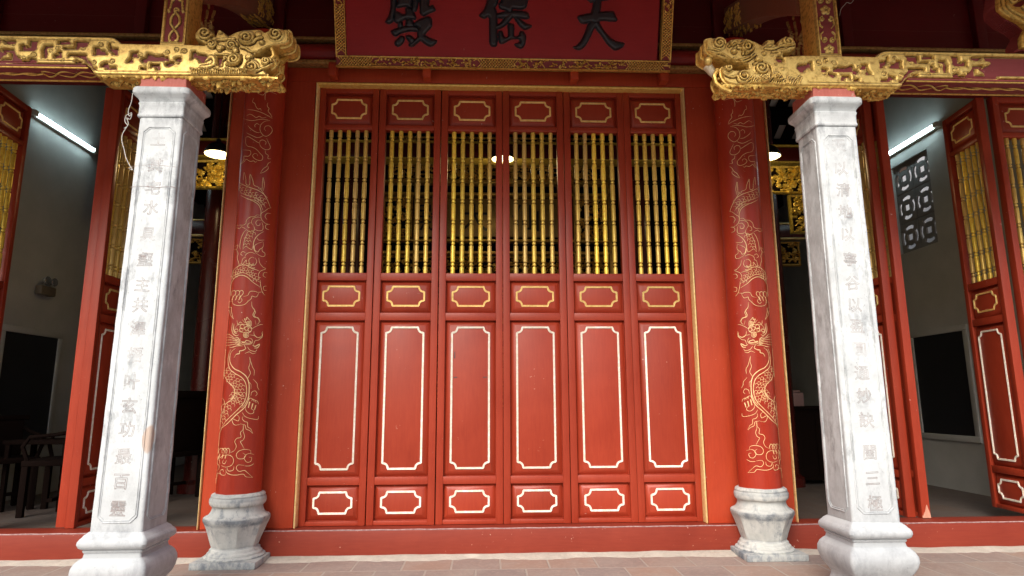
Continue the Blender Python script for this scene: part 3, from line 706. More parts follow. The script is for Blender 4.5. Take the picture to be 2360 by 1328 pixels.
zr = zline(lambda y: 1936 + (y - 335) * .104, [335, 388, 437, 487, 540, 597, 652, 703, 752, 806, 860, 912, 968, 1043, 1102, 1160])
pillar(-1, -2.048, -2.030, [(c, z, .088) for c, z in zip(cl, zl)], 'left whitewashed stone pillar with engraved characters and a brown chip low on its corner')
pillar(1, 2.004, 2.006, [(c, z, .088) for c, z in zip(cr, zr)], 'right whitewashed stone pillar with engraved characters, starting with the sign for heaven')

# ================================================================== ROUND COLUMNS WITH DRAGONS
CX, CY, CR = 1.837, -0.22, 0.147
def cyl(px, py):
    """photo point -> (angle, z) on the left column"""
    d = ray(px, py); ox, oy = CAM[0] + CX, CAM[1] - CY
    a = d[0] ** 2 + d[1] ** 2; b = 2 * (ox * d[0] + oy * d[1]); c = ox * ox + oy * oy - (CR + .0) ** 2; D = b * b - 4 * a * c
    t = (-b - math.sqrt(D)) / (2 * a) if D > 0 else -b / (2 * a)
    x, y = ox + t * d[0], oy + t * d[1]
    return (math.atan2(x, -y), CAM[2] + t * d[2])
DRAG = []   # (points in photo px, width)
def D_(ox, oy, sc, pts, w=1.0, sm_=True, closed=False):
    p = [(ox + x / sc, oy + y / sc) for x, y in pts]
    DRAG.append((smooth_path(p, 5, closed) if sm_ else [np.array(q) for q in p], w))
A_ = (520, 200, 5.107); B_ = (520, 440, 5.107); C_ = (490, 680, 5.107); E_ = (470, 900, 4.743)
# upper clouds and tail
D_(*A_, [(260, 270), (340, 280), (420, 305), (500, 345), (545, 375)]); D_(*A_, [(210, 375), (270, 395), (330, 400), (380, 390), (440, 385), (500, 390)])
D_(*A_, [(495, 190), (490, 230), (510, 260), (500, 290), (530, 330), (545, 370)]); D_(*A_, [(330, 140), (320, 180), (345, 200), (360, 240), (385, 265), (410, 260), (420, 285)])
D_(*A_, [(250, 345), (290, 325), (330, 345), (360, 365), (400, 350), (430, 370), (480, 360)]); D_(*A_, [(520, 400), (460, 410), (415, 450), (405, 510), (430, 560), (470, 585), (510, 570), (545, 530), (540, 490), (510, 462), (470, 468), (455, 500), (475, 522)])
D_(*A_, [(400, 455), (370, 435), (345, 455), (350, 480)]); D_(*A_, [(265, 460), (290, 490), (330, 520), (370, 540), (405, 540)]); D_(*A_, [(250, 545), (310, 575), (370, 600), (420, 590), (440, 575)])
D_(*A_, [(240, 600), (270, 590), (330, 625), (385, 660), (400, 660)]); D_(*A_, [(240, 600), (238, 660), (260, 700), (320, 715), (370, 745), (400, 780), (435, 820), (430, 860), (395, 870), (345, 850), (318, 815), (340, 790), (370, 795), (375, 820)])
D_(*A_, [(400, 660), (410, 635), (445, 630), (475, 655), (465, 685)]); D_(*A_, [(400, 665), (410, 700), (450, 735), (500, 742), (525, 715), (505, 660), (480, 610)])
D_(*A_, [(205, 745), (250, 748), (290, 755), (298, 790), (270, 820), (220, 820), (218, 860), (190, 900), (175, 920)]); D_(*A_, [(180, 915), (225, 880), (245, 855), (290, 880), (330, 875), (350, 890), (368, 880)])
D_(*A_, [(465, 745), (470, 785), (500, 810), (495, 845), (530, 850)]); D_(*A_, [(405, 1025), (440, 970), (480, 940), (500, 905), (530, 885)]); D_(*A_, [(410, 1022), (460, 1000), (500, 965), (495, 935)])
D_(*A_, [(465, 160), (465, 110), (480, 60), (500, 20)]); D_(*A_, [(380, 80), (440, 100), (470, 70), (520, 60), (600, 90)])
# body lines
D_(*A_, [(165, 1130), (230, 1165), (310, 1195), (380, 1220), (440, 1260), (490, 1310)], 1.3); D_(*A_, [(210, 1100), (220, 1010), (240, 1080), (245, 1150), (285, 1150), (290, 1035), (320, 1100), (335, 1160), (380, 1180), (400, 1210), (430, 1190)])
D_(*A_, [(440, 1230), (455, 1160), (440, 1070), (432, 1150), (430, 1220)])
D_(*B_, [(180, 55), (250, 90), (340, 130), (390, 170), (415, 230), (412, 285)], 1.3); D_(*B_, [(180, 25), (260, 55), (350, 85), (420, 130), (470, 200)], 1.1); D_(*B_, [(260, 100), (350, 115), (400, 150), (438, 230)])
D_(*B_, [(400, -40), (450, 40), (495, 120), (525, 200)], 1.1)
D_(*B_, [(535, 200), (500, 210), (460, 240), (420, 265), (415, 310), (430, 350), (470, 385), (520, 398)]); D_(*B_, [(530, 270), (490, 265), (462, 300), (485, 340)]); D_(*B_, [(515, 395), (475, 400), (470, 440), (510, 460)])
D_(*B_, [(410, 290), (370, 285), (340, 305), (290, 310), (250, 345), (240, 385), (210, 405), (170, 405), (125, 415)]); D_(*B_, [(125, 430), (165, 445), (190, 425), (240, 450)])
D_(*B_, [(330, 410), (305, 375), (320, 330), (370, 310), (410, 315)]); D_(*B_, [(420, 350), (380, 345), (355, 375), (370, 408), (400, 405), (405, 380)]); D_(*B_, [(300, 375), (270, 390), (262, 425), (290, 435)])
D_(*B_, [(245, 455), (280, 480), (330, 475), (340, 440), (330, 415)]); D_(*B_, [(340, 450), (380, 470), (430, 465), (440, 420), (425, 370)])
D_(*B_, [(240, 460), (205, 510), (180, 580), (170, 650), (175, 690)], 1.3); D_(*B_, [(265, 480), (235, 550), (215, 620), (205, 690)], 1.1); D_(*B_, [(445, 480), (390, 515), (350, 560), (328, 620), (335, 690), (365, 740)], 1.4)
D_(*B_, [(370, 555), (390, 580), (455, 580)]); D_(*B_, [(440, 600), (440, 660), (400, 690), (380, 720), (345, 700), (340, 650), (380, 620), (440, 600)]); D_(*B_, [(365, 740), (415, 770), (455, 770), (460, 735), (430, 710), (430, 660)])
D_(*B_, [(205, 690), (240, 655), (280, 680), (310, 690), (320, 650)]); D_(*B_, [(100, 690), (130, 690), (150, 640), (110, 660)]); D_(*B_, [(130, 690), (150, 740), (140, 790), (160, 860), (155, 885)])
D_(*B_, [(240, 735), (205, 715), (180, 745), (205, 765)]); D_(*B_, [(225, 790), (245, 745), (300, 725), (350, 745)]); D_(*B_, [(190, 860), (205, 800), (240, 785)]); D_(*B_, [(350, 790), (365, 835), (340, 875), (290, 870), (275, 815), (310, 782), (340, 795)])
D_(*B_, [(390, 790), (400, 850), (440, 900), (470, 920), (410, 945), (385, 990), (400, 1045)]); D_(*B_, [(490, 965), (450, 965), (440, 1000), (470, 1020)]); D_(*B_, [(480, 1120), (445, 1130), (450, 1170), (480, 1170)]); D_(*B_, [(405, 1050), (410, 1110), (430, 1190), (460, 1230)])
D_(*B_, [(60, 1230), (65, 1120), (90, 1050), (140, 1005), (200, 995), (260, 1020), (320, 1075), (400, 1130)], 1.5); D_(*B_, [(75, 1040), (100, 1000), (150, 975), (210, 965), (270, 990), (340, 1040), (410, 1080)], 1.1); D_(*B_, [(80, 980), (110, 920), (170, 880), (240, 875), (300, 910), (360, 930), (395, 945)], 1.3)
D_(*B_, [(160, 885), (190, 850), (200, 870), (245, 815), (245, 860), (290, 850), (260, 885), (330, 860), (290, 905), (345, 905), (310, 925)])
# claw, streamers
for k in range(3):
    D_(*B_, [(75 + 45 * k, 1235), (80 + 45 * k, 1185), (110 + 45 * k, 1175), (125 + 42 * k, 1205), (100 + 42 * k, 1240), (75 + 38 * k, 1290)], 1.2)
    D_(*B_, [(95 + 42 * k, 1235), (82 + 38 * k, 1285)], 3.0, False)
D_(*B_, [(210, 1245), (260, 1230), (290, 1185), (350, 1185), (375, 1195), (430, 1190)]); D_(*B_, [(245, 1320), (300, 1270), (310, 1240), (360, 1250), (390, 1200)]); D_(*B_, [(180, 1260), (195, 1290), (165, 1320), (145, 1300)])
D_(*C_, [(240, 60), (245, 105), (300, 125), (370, 115), (410, 85), (420, 60)]); D_(*C_, [(240, 80), (200, 75), (190, 120), (190, 145), (225, 150), (225, 190), (250, 285)]); D_(*C_, [(180, 185), (205, 190), (215, 235), (250, 285)])
D_(*C_, [(460, 80), (465, 140), (495, 180), (475, 230), (490, 260), (535, 270), (560, 320)], 1.3); D_(*C_, [(480, 170), (505, 200), (490, 245), (540, 285), (545, 325), (520, 350)])
# head
D_(*C_, [(240, 330), (230, 390), (240, 450), (275, 480), (310, 470)], 1.5); D_(*C_, [(255, 340), (250, 400), (262, 445), (290, 455)], 1.5); D_(*C_, [(265, 400), (290, 360), (340, 345), (400, 350), (445, 370), (460, 405), (440, 440), (400, 440), (350, 440), (310, 425), (290, 390)])
D_(*C_, [(290, 300), (300, 350), (325, 320), (350, 335)]); D_(*C_, [(350, 290), (375, 320), (395, 325), (375, 280), (400, 290), (405, 262), (430, 290), (460, 315)], 1.2)
for (cx, cy, r) in ((430, 340, 30), (430, 340, 17), (430, 340, 5), (395, 470, 32), (395, 470, 18), (395, 470, 6), (350, 375, 25), (400, 395, 22), (340, 410, 20), (438, 408, 22), (280, 420, 18)):
    D_(*C_, [(cx + r * math.cos(a * PI / 5), cy + r * math.sin(a * PI / 5)) for a in range(11)], 1.4)
D_(*C_, [(340, 550), (380, 555), (400, 535), (455, 555), (420, 570), (345, 560)], 2.4); D_(*C_, [(330, 510), (325, 560), (370, 585), (440, 580), (470, 555), (460, 520), (430, 510)]); D_(*C_, [(440, 470), (490, 480), (520, 500), (560, 505), (585, 480), (585, 430)])
D_(*C_, [(485, 430), (490, 470), (530, 500), (580, 480), (575, 440)]); D_(*C_, [(470, 590), (500, 605), (550, 580), (530, 620), (490, 625)], 2.0); D_(*C_, [(480, 590), (500, 540), (540, 530), (590, 490)])
D_(*C_, [(410, 610), (440, 650), (500, 665), (520, 640)]); D_(*C_, [(380, 690), (430, 670), (470, 690), (510, 680)]); D_(*C_, [(370, 590), (390, 630), (350, 655), (320, 660), (315, 690), (280, 700), (255, 740)], 1.6); D_(*C_, [(460, 400), (510, 370), (560, 350), (590, 350)])
D_(*C_, [(510, 350), (500, 300)]); 
for k in range(5): D_(*C_, [(150 - k * 3, 470 + k * 32), (200, 465 + k * 32), (235 + k * 10, 490 + k * 22), (270 + k * 18, 515 + k * 18)])
for k in range(5): D_(*C_, [(270, 500 + k * 18), (300, 505 + k * 20), (330, 540 + k * 14)], 1.3)
D_(*C_, [(360, 600), (290, 600), (240, 615), (200, 620)], 1.4)
# neck and body
D_(*C_, [(270, 630), (225, 670), (205, 740), (215, 810), (260, 870), (330, 905), (395, 960), (425, 1030), (430, 1110), (420, 1200), (380, 1290), (340, 1330)], 1.8); D_(*C_, [(220, 640), (195, 700), (185, 780), (205, 870), (260, 920), (340, 970), (385, 1030), (400, 1110), (395, 1200), (350, 1300)], 1.5)
D_(*C_, [(155, 975), (190, 1030), (235, 1070), (262, 1130), (250, 1200), (200, 1250), (140, 1290)], 1.7); D_(*C_, [(130, 640), (140, 740), (125, 850), (130, 920), (155, 975)])
D_(*C_, [(435, 730), (440, 800), (425, 860), (445, 920), (415, 980), (420, 1020), (450, 1050), (450, 1105)]); D_(*C_, [(435, 730), (465, 840), (490, 890), (485, 950)]); D_(*C_, [(475, 990), (520, 1040), (525, 1080), (545, 1120)])
D_(*C_, [(450, 1190), (460, 1145), (500, 1130), (522, 1165), (500, 1190)]); D_(*C_, [(250, 1150), (290, 1160), (340, 1190), (380, 1190)])
D_(*E_, [(495, 60), (480, 120), (440, 190), (350, 270), (260, 360), (200, 410)], 1.8); D_(*E_, [(465, 20), (450, 110), (400, 180), (320, 260), (240, 340), (190, 420)], 1.4)
D_(*E_, [(325, 60), (290, 110), (240, 150), (220, 220), (215, 260)], 1.5); D_(*E_, [(180, 85), (215, 95), (230, 140), (205, 160), (190, 200), (205, 240), (180, 290), (165, 350), (165, 420)])
D_(*E_, [(205, 400), (175, 470), (160, 560), (158, 650)], 1.6); D_(*E_, [(150, 540), (145, 620), (155, 690)])
for k in range(3):
    D_(*E_, [(490 + 32 * k, 110 + 8 * k), (500 + 30 * k, 85 + 12 * k), (530 + 28 * k, 95 + 14 * k), (545 + 24 * k, 125 + 12 * k)])
    D_(*E_, [(500 + 33 * k, 125 + 18 * k), (485 + 33 * k, 190 + 12 * k)], 3.2, False); D_(*E_, [(170 + 34 * k, 690), (165 + 36 * k, 655), (200 + 34 * k, 632), (225 + 30 * k, 660), (220 + 28 * k, 695)], 1.2)
    D_(*E_, [(180 + 32 * k, 695 + 4 * k), (165 + 34 * k, 745)], 3.4, False)
D_(*E_, [(455, 170), (460, 220), (500, 255), (540, 245), (540, 215), (515, 205)]); D_(*E_, [(420, 240), (450, 285), (520, 310), (585, 315), (595, 280)]); D_(*E_, [(430, 280), (420, 310), (445, 340), (475, 350), (480, 400), (510, 420), (532, 470)]); D_(*E_, [(410, 370), (450, 380), (460, 420), (500, 440), (530, 470)])
D_(*E_, [(350, 260), (385, 290), (380, 330), (360, 330), (310, 310), (320, 360), (350, 380), (410, 365)]); D_(*E_, [(430, 375), (425, 430), (400, 460), (405, 510), (360, 525), (338, 560), (355, 610), (330, 660), (290, 680)]); D_(*E_, [(435, 380), (430, 450), (445, 500), (425, 545), (400, 560), (420, 600), (440, 640)])
D_(*E_, [(510, 690), (505, 655), (440, 645), (380, 665), (355, 705), (375, 745), (430, 745), (455, 710), (425, 685)]); D_(*E_, [(545, 700), (490, 690), (455, 710), (440, 745), (470, 785), (510, 775), (520, 735), (490, 730)])
D_(*E_, [(440, 820), (375, 815), (355, 850), (385, 885), (440, 875), (475, 900), (530, 950)]); D_(*E_, [(445, 825), (500, 825), (545, 800)]); D_(*E_, [(250, 850), (245, 890), (290, 920), (360, 925), (430, 915), (460, 945), (530, 950)])
D_(*E_, [(180, 800), (175, 750), (200, 720), (260, 705), (310, 725), (325, 775), (300, 820), (240, 838), (190, 820)]); D_(*E_, [(250, 765), (230, 800), (205, 790), (215, 760)]); D_(*E_, [(130, 760), (165, 715), (160, 760), (145, 800), (170, 820), (165, 860), (140, 880)]); D_(*E_, [(330, 830), (320, 870), (270, 880), (255, 840)])
D_(*E_, [(245, 890), (230, 925), (190, 920), (180, 880), (210, 865), (215, 890)]); D_(*E_, [(185, 915), (150, 905), (145, 950), (120, 985), (112, 1020)])
# body scales: little arcs in a brick pattern inside four stretches of the body
def scales(org, path, width, s):
    ox, oy, sc = org; P = smooth_path(path, 8); L = 0; acc = [0]
    for a, b in zip(P, P[1:]): L += float(np.linalg.norm(b - a)); acc.append(L)
    n = int(L / (s * .8))
    for i in range(n):
        t = (i + .5) / n * L; k = max(0, min(len(P) - 2, int(np.searchsorted(acc, t)) - 1)); T = P[k + 1] - P[k]; T = T / (np.linalg.norm(T) + 1e-9); Nn = np.array([-T[1], T[0]])
        c = P[k]; m = max(1, int(width / s))
        for j in range(m):
            off = (j - (m - 1) / 2 + (.5 if i % 2 else 0)) * s
            if abs(off) > width / 2: continue
            q = c + Nn * off
            D_(ox, oy, sc, [tuple(q + Nn * (s * .5 * math.cos(a)) - T * (s * .62 * math.sin(a))) for a in np.linspace(0, PI, 6)], .9, False)
scales(A_, [(180, 1190), (260, 1230), (340, 1270), (420, 1320), (480, 1400)], 100, 36)
scales(B_, [(330, 490), (285, 540), (268, 600), (270, 660)], 100, 36)
scales(B_, [(85, 1010), (140, 940), (210, 915), (290, 950), (360, 1020), (400, 1060)], 80, 34)
scales(C_, [(150, 900), (220, 960), (300, 1040), (330, 1130), (320, 1230), (290, 1310)], 130, 40)
scales(E_, [(340, 30), (330, 110), (270, 200), (220, 290), (185, 380)], 110, 40)
def column(s, label):
    root = empty('dragon_column', (s * CX, CY, -.183), label=label, cat='column', group='round red columns with dragons')
    mb = MB(); mb.lathe([(CR + .002 * math.sin(z * 2), z + .183) for z in np.linspace(.262, 3.7, 40)], 48); mb.build('shaft', RED2, root)
    prof = [(.174, .198), (.181, .206), (.184, .222), (.1835, .238), (.179, .246), (.174, .252), (.176, .258), (.172, .268), (.160, .276), (.148, .277)]
    body = [(.196, -.139), (.198, -.131), (.190, -.124), (.178, -.120), (.176, -.108), (.168, -.102), (.163, -.098), (.160, -.084), (.151, -.078), (.148, -.070), (.152, -.060), (.162, -.030), (.176, .010), (.190, .048), (.203, .078), (.212, .096), (.2145, .108), (.2125, .120), (.205, .127), (.194, .131), (.182, .139), (.172, .152), (.165, .166), (.1625, .180), (.165, .190), (.171, .197)]
    n = 64; bm = bmesh.new(); rings = []
    for r, z in body + prof:
        w_ = max(0, min(1, (.12 - abs(z - .01)) / .05)) * .85
        ring = []
        for k in range(n):
            a = 2 * PI * k / n; seg = PI / 4; aa = (a + seg / 2) % seg - seg / 2; oc = math.cos(seg / 2) / math.cos(aa) * 1.02
            rr = r * (1 - w_ + w_ * oc); ring.append(bm.verts.new((rr * math.cos(a), rr * math.sin(a), z + .183)))
        rings.append(ring)
    for a, b in zip(rings, rings[1:]):
        for k in range(n): bm.faces.new((a[k], a[(k + 1) % n], b[(k + 1) % n], b[k])).smooth = True
    bm.faces.new(rings[0][::-1]); bm.faces.new(rings[-1]); mb = MB(); mb.bm.free(); mb.bm = bm
    b = mb.build('stone_base', GREYS, root); roughen(b, .004, 10)
    mb = MB(); mb.box(-.212, .212, -.212, .212, 0.0, .044, .006); p = mb.build('plinth', GREYS, b); 
    # dragon drawing: raised gold line, wrapped round the shaft
    V, F = [], []
    for pts, wd in DRAG:
        q = [cyl(p[0], p[1]) for p in pts]
        if s > 0: q = [(-a, z) for a, z in q]
        q = [(max(-1.75, min(1.75, a)) * CR, z) for a, z in q]
        hw = .00122 * wd; b0 = len(V); n_ = len(q)
        for i, (u, z) in enumerate(q):
            a = q[max(0, i - 1)]; c = q[min(n_ - 1, i + 1)]; tx, tz = c[0] - a[0], c[1] - a[1]; L = math.hypot(tx, tz) + 1e-9; nx, nz = -tz / L, tx / L
            e = min(i, n_ - 1 - i) / max(1, n_ - 1) * 2; tp = hw * (0.55 + .75 * min(1, e * 2.0)) if wd < 2.2 else hw * (1.15 - i / n_ if wd > 2.5 else .8)
            for o_, h in ((-1, .0002), (0, .0016), (1, .0002)):
                uu, zz = u + nx * tp * o_, z + nz * tp * o_; an = uu / CR; R = CR + h + .0021
                V.append((R * math.sin(an), -R * math.cos(an), zz + .183))
        for i in range(n_ - 1):
            for k in range(2): F.append((b0 + i * 3 + k, b0 + i * 3 + k + 1, b0 + i * 3 + k + 4, b0 + i * 3 + k + 3))
    from_np('dragon_drawing', V, F, root, [DLINE])
column(-1, 'left round red column with gold dragon drawing on a vase-shaped stone base')
column(1, 'right round red column with gold dragon drawing on a vase-shaped stone base')

# ================================================================== DRAGON-HEAD BEAMS
YB = -1.34
def bz(z0, z1, ox, oy, sc, pts, mirror=False):   # photo px of a zoom -> (X, Z) on the beam's front plane
    out = []
    for x, y in pts:
        p = at(ox + x / sc, oy + y / sc, YB); out.append((-p[0] if mirror else p[0], p[2]))
    return out
Z1 = (0, 60, 8.3); Z2 = (240, 60, 8.3); Z3 = (440, 50, 7.81); Z4 = (1590, 70, 7.81)
HOLES = [(Z1, p) for p in (
    [(-300, 265), (290, 265), (290, 310), (235, 330), (140, 340), (90, 300), (60, 262), (20, 262), (-20, 330), (-120, 330), (-160, 300), (-300, 310)],
    [(560, 265), (730, 268), (690, 340), (690, 430), (650, 460), (400, 455), (395, 360), (440, 350), (460, 385), (545, 380)],
    [(20, 430), (250, 440), (265, 520), (310, 580), (370, 590), (380, 655), (460, 650), (520, 650), (560, 600), (600, 610), (680, 640), (680, 685), (-300, 685), (-300, 620), (190, 620), (200, 490), (100, 480), (80, 515), (20, 520)],
    [(812, 600), (805, 440), (850, 365), (990, 365), (1000, 400), (890, 420), (885, 500), (900, 530), (870, 600)], [(1030, 600), (1025, 545), (1095, 530), (1100, 480), (1165, 480), (1165, 600)],
    [(1120, 275), (1320, 270), (1310, 310), (1345, 335), (1115, 335)], [(1440, 285), (1710, 285), (1660, 340), (1650, 385), (1520, 395), (1490, 435), (1215, 430), (1215, 412), (1410, 410), (1430, 370)],
    [(1310, 540), (1640, 545), (1640, 620), (1720, 690), (1760, 790), (1835, 800), (1830, 832), (1770, 830), (1700, 740), (1640, 680), (1600, 620), (1540, 600), (1500, 575), (1340, 570), (1310, 590)],
    [(1425, 680), (1490, 668), (1560, 685), (1540, 702), (1430, 697)], [(1800, 400), (1880, 400), (1895, 450), (2000, 465), (1990, 520), (2040, 545), (1795, 545)], [(2080, 320), (2100, 330), (2110, 400), (2150, 430), (2120, 480), (2085, 430)],
    [(-300, 430), (-60, 430), (-60, 520), (-180, 520), (-180, 580), (-300, 580)])] + [(Z2, p) for p in (
    [(100, 415), (250, 425), (245, 550), (170, 545), (165, 495), (120, 470)], [(0, 700), (60, 700), (70, 780), (225, 780), (225, 825), (30, 820), (30, 790), (0, 770), (-60, 770), (-62, 740)],
    [(520, 500), (640, 495), (610, 540), (650, 590), (530, 575), (515, 640), (540, 690), (430, 690), (500, 600)], [(820, 520), (870, 530), (960, 568), (1120, 560), (1150, 590), (1210, 590), (1220, 650), (1120, 655), (820, 650), (810, 690), (740, 695), (700, 640), (720, 610), (790, 600), (800, 560)],
    [(1355, 610), (1460, 600), (1465, 660), (1370, 665)], [(700, 790), (740, 800), (800, 810), (800, 830), (700, 828)], [(890, 730), (1050, 735), (1050, 830), (1000, 830), (985, 770), (930, 765), (880, 800)],
    [(1170, 720), (1230, 690), (1330, 690), (1330, 720), (1240, 770), (1190, 760)], [(1680, 490), (1740, 485), (1750, 525), (1900, 550), (1950, 560), (1970, 620), (1900, 690), (1840, 690), (1820, 640), (1740, 575), (1670, 640)])]
SWIRL = [(Z1, (655, 560), 65), (Z1, (1125, 430), 55), (Z1, (1800, 700), 60), (Z1, (1460, 600), 55), (Z1, (1200, 650), 40), (Z1, (265, 355), 40), (Z2, (170, 680), 60), (Z2, (780, 760), 45), (Z2, (1210, 500), 62), (Z2, (1385, 450), 58), (Z2, (1540, 490), 70), (Z2, (1420, 700), 55), (Z2, (40, 500), 45), (Z2, (560, 600), 40), (Z2, (700, 560), 50), (Z1, (450, 610), 45), (Z1, (1940, 360), 60), (Z1, (980, 470), 40), (Z1, (1600, 430), 45)]
def dragon_beam(left):
    s = -1 if left else 1; mir = not left
    root = empty('dragon_head_beam', (s * 2.1, -1.25, 2.775), label=('left' if left else 'right') + ' gilded carved beam on the ' + ('left' if left else 'right') + (' stone pillar, its dragon head facing the plaque' if left else ' stone pillar, its dragon head with a pale tusk facing the plaque'), cat='carved beam', group='gilded dragon-head beams')
    off = np.array([-root.location[0], -root.location[1], -root.location[2]])
    xo = 4.99
    zt = lambda d: float(d)
    # outline of beam + head in (X,Z)
    if left:
        head = bz(0, 0, *Z3, [(60, 300), (65, 200), (130, 140), (250, 125), (350, 145), (420, 215), (440, 262), (455, 200), (500, 160), (560, 165), (640, 210), (665, 255), (800, 180), (960, 140), (1250, 130), (1300, 160), (1335, 185), (1420, 135), (1740, 130), (1800, 200), (1795, 370), (1720, 430), (1540, 455), (1400, 482), (1310, 540), (1240, 600), (1160, 635), (1300, 655), (1460, 650), (1510, 720), (1505, 790), (1420, 850), (1330, 880), (1370, 930), (1370, 985), (1200, 972)])
        pre = bz(0, 0, *Z3, [(0, 400), (240, 415), (160, 365)])
    else:
        head = bz(0, 0, *Z4, [(1830, 390), (1920, 320), (1900, 210), (1800, 130), (1650, 130), (1590, 180), (1570, 262), (1535, 250), (1540, 190), (1510, 165), (1370, 165), (1370, 210), (1310, 265), (1190, 200), (1050, 160), (850, 140), (720, 160), (665, 220), (640, 170), (560, 130), (400, 130), (285, 160), (280, 350), (330, 400), (420, 455), (560, 500), (700, 565), (850, 612), (1035, 618), (1050, 690), (900, 712), (770, 705), (750, 640), (600, 640), (560, 700), (565, 800), (620, 900), (700, 960), (830, 985), (1000, 980), (1150, 965), (1400, 968), (1650, 1000)])
        pre = bz(0, 0, *Z4, [(2031, 440), (1690, 460), (1690, 415)])
    zb_in, zb_out, zt_out, zt_in = 2.778, 2.843, 3.024, 2.985
    beamtop = [(s * xo, zt_out), (s * 2.352, zt_out), (s * 2.325, zt_out - .006), (s * 2.30, zt_out - .024), (s * 2.285, zt_in), (s * 2.05, zt_in)]
    beambot = [(s * 1.9, zb_in), (s * 2.405, zb_in), (s * 2.43, zb_in + .008), (s * 2.455, zb_in + .045), (s * 2.475, zb_out), (s * xo, zb_out)]
    outl = beamtop + pre + head + beambot
    ops = [('p', outl, .024, .010)]
    for Zs, pts in HOLES:
        ops.append(('c', bz(0, 0, *Zs, pts, mir), 0.0, .007))
    if True:
        xs = 2.99
        ops.append(('c', [(s * xs, zt_out - .028), (s * xo, zt_out - .028), (s * xo, zb_out + .026), (s * xs, zb_out + .026), (s * (xs - .06), zb_out + .06), (s * (xs + .03), zb_out + .1)], 0.0, .005))
    # straight fillets of the frame
    ops.append(('g', [(s * xo, zt_out - .024), (s * 2.36, zt_out - .024), (s * 2.32, zt_out - .04)], .003, .004)); ops.append(('g', [(s * xo, zb_out + .022), (s * 2.49, zb_out + .022), (s * 2.46, zb_in + .06), (s * 2.40, zb_in + .024), (s * 1.85, zb_in + .024)], .003, .004))
    for Zs, c, r in SWIRL:
        q = bz(0, 0, *Zs, [c, (c[0] + r, c[1])], mir); R = abs(q[1][0] - q[0][0]); ops.append(('g', spiral(q[0], R, 1.7, random.random() * 6, random.choice((-1, 1))), .0030, .006)); ops.append(('d', q[0], R * .5, .003))
    H = []
    def T(Zs, pts, w, h, sm__=True): ops.append(('t', smooth_path(bz(0, 0, *Zs, pts), 4) if sm__ else bz(0, 0, *Zs, pts), w, h))
    def S(Zs, c, r, turns=1.6, st=0., d=1, w=.007, h=.012):
        q = bz(0, 0, *Zs, [c, (c[0] + r, c[1])]); R = abs(q[1][0] - q[0][0]); ops.append(('d', q[0], R * 1.15, .012)); ops.append(('t', spiral(q[0], R, turns, st, d), w, h))
    if left:
        for c, r, st, d in (((270, 225), 140, .4, -1), ((1010, 300), 130, .3, -1), ((1540, 240), 130, 1.2, 1), ((745, 445), 105, 0, 1), ((395, 425), 85, 1, -1), ((790, 700), 125, .5, -1), ((1100, 830), 130, 2, 1), ((1370, 730), 90, 0, 1), ((1060, 650), 65, 0, 1), ((540, 500), 60, 0, 1), ((820, 545), 50, 1, 1)): S(Z3, c, r, 1.7, st, d)
        ops.append(('d', bz(0, 0, *Z3, [(1290, 390)])[0], .016, .018)); ops.append(('d', bz(0, 0, *Z3, [(540, 195)])[0], .016, .014)); ops.append(('d', bz(0, 0, *Z3, [(1220, 240)])[0], .020, .012))
        T(Z3, [(920, 480), (1000, 500), (1070, 550), (1180, 560), (1260, 520)], .007, .012); T(Z3, [(1160, 600), (1240, 570), (1320, 500), (1500, 440), (1720, 400), (1780, 330), (1770, 200)], .009, .012)
        T(Z3, [(1280, 300), (1180, 330), (1130, 390), (1030, 420), (930, 390), (890, 320)], .009, .013); T(Z3, [(450, 590), (600, 600), (740, 610), (880, 600)], .006, .008); T(Z3, [(960, 900), (1100, 930), (1230, 890), (1300, 850), (1400, 830), (1490, 770)], .008, .011)
        T(Z3, [(550, 800), (560, 720), (620, 680)], .008, .010); T(Z3, [(900, 620), (900, 720), (860, 780), (760, 800), (660, 780)], .008, .012); T(Z3, [(160, 360), (300, 390), (440, 350), (600, 330), (780, 320)], .010, .010); T(Z3, [(250, 700), (380, 640), (430, 720), (380, 800), (200, 830)], .012, .008)
        ops.append(('c', bz(0, 0, *Z3, [(475, 640), (570, 640), (560, 700), (530, 800), (490, 800)]), 0.0, .006))
        for k in range(26):
            x = 20 + k * 42; T(Z3, [(x, 950), (x + 18 - (k % 3) * 6, 890 - (k % 4) * 14), (x - 22, 840 + (k % 5) * 14)], .0045, .007)
    else:
        for c, r, st, d in (((520, 250), 110, 0, 1), ((1010, 320), 120, .4, -1), ((1270, 690), 120, .5, -1), ((690, 690), 80, 0, 1), ((960, 840), 100, 1, 1), ((1225, 540), 60, 0, -1), ((1760, 220), 110, .6, 1), ((760, 260), 55, 0, 1), ((1560, 850), 90, 1, -1), ((980, 270), 45, 1, 1), ((1330, 880), 80, 1, -1)): S(Z4, c, r, 1.6, st, d)
        for c, r, h in (((785, 395), .019, .024), ((1325, 430), .013, .016), ((1600, 430), .012, .014), ((1470, 450), .009, .010), ((960, 840), .012, .016), ((1540, 620), .007, .01), ((1660, 700), .010, .008)): ops.append(('d', bz(0, 0, *Z4, [c])[0], r, h))
        T(Z4, [(290, 370), (420, 410), (560, 430), (700, 520), (820, 580), (1010, 560), (1110, 500), (1180, 440)], .007, .012); T(Z4, [(340, 340), (500, 380), (640, 460), (760, 540), (900, 560), (1060, 500)], .006, .010); T(Z4, [(800, 520), (900, 540), (1000, 520), (1090, 480)], .008, .012)
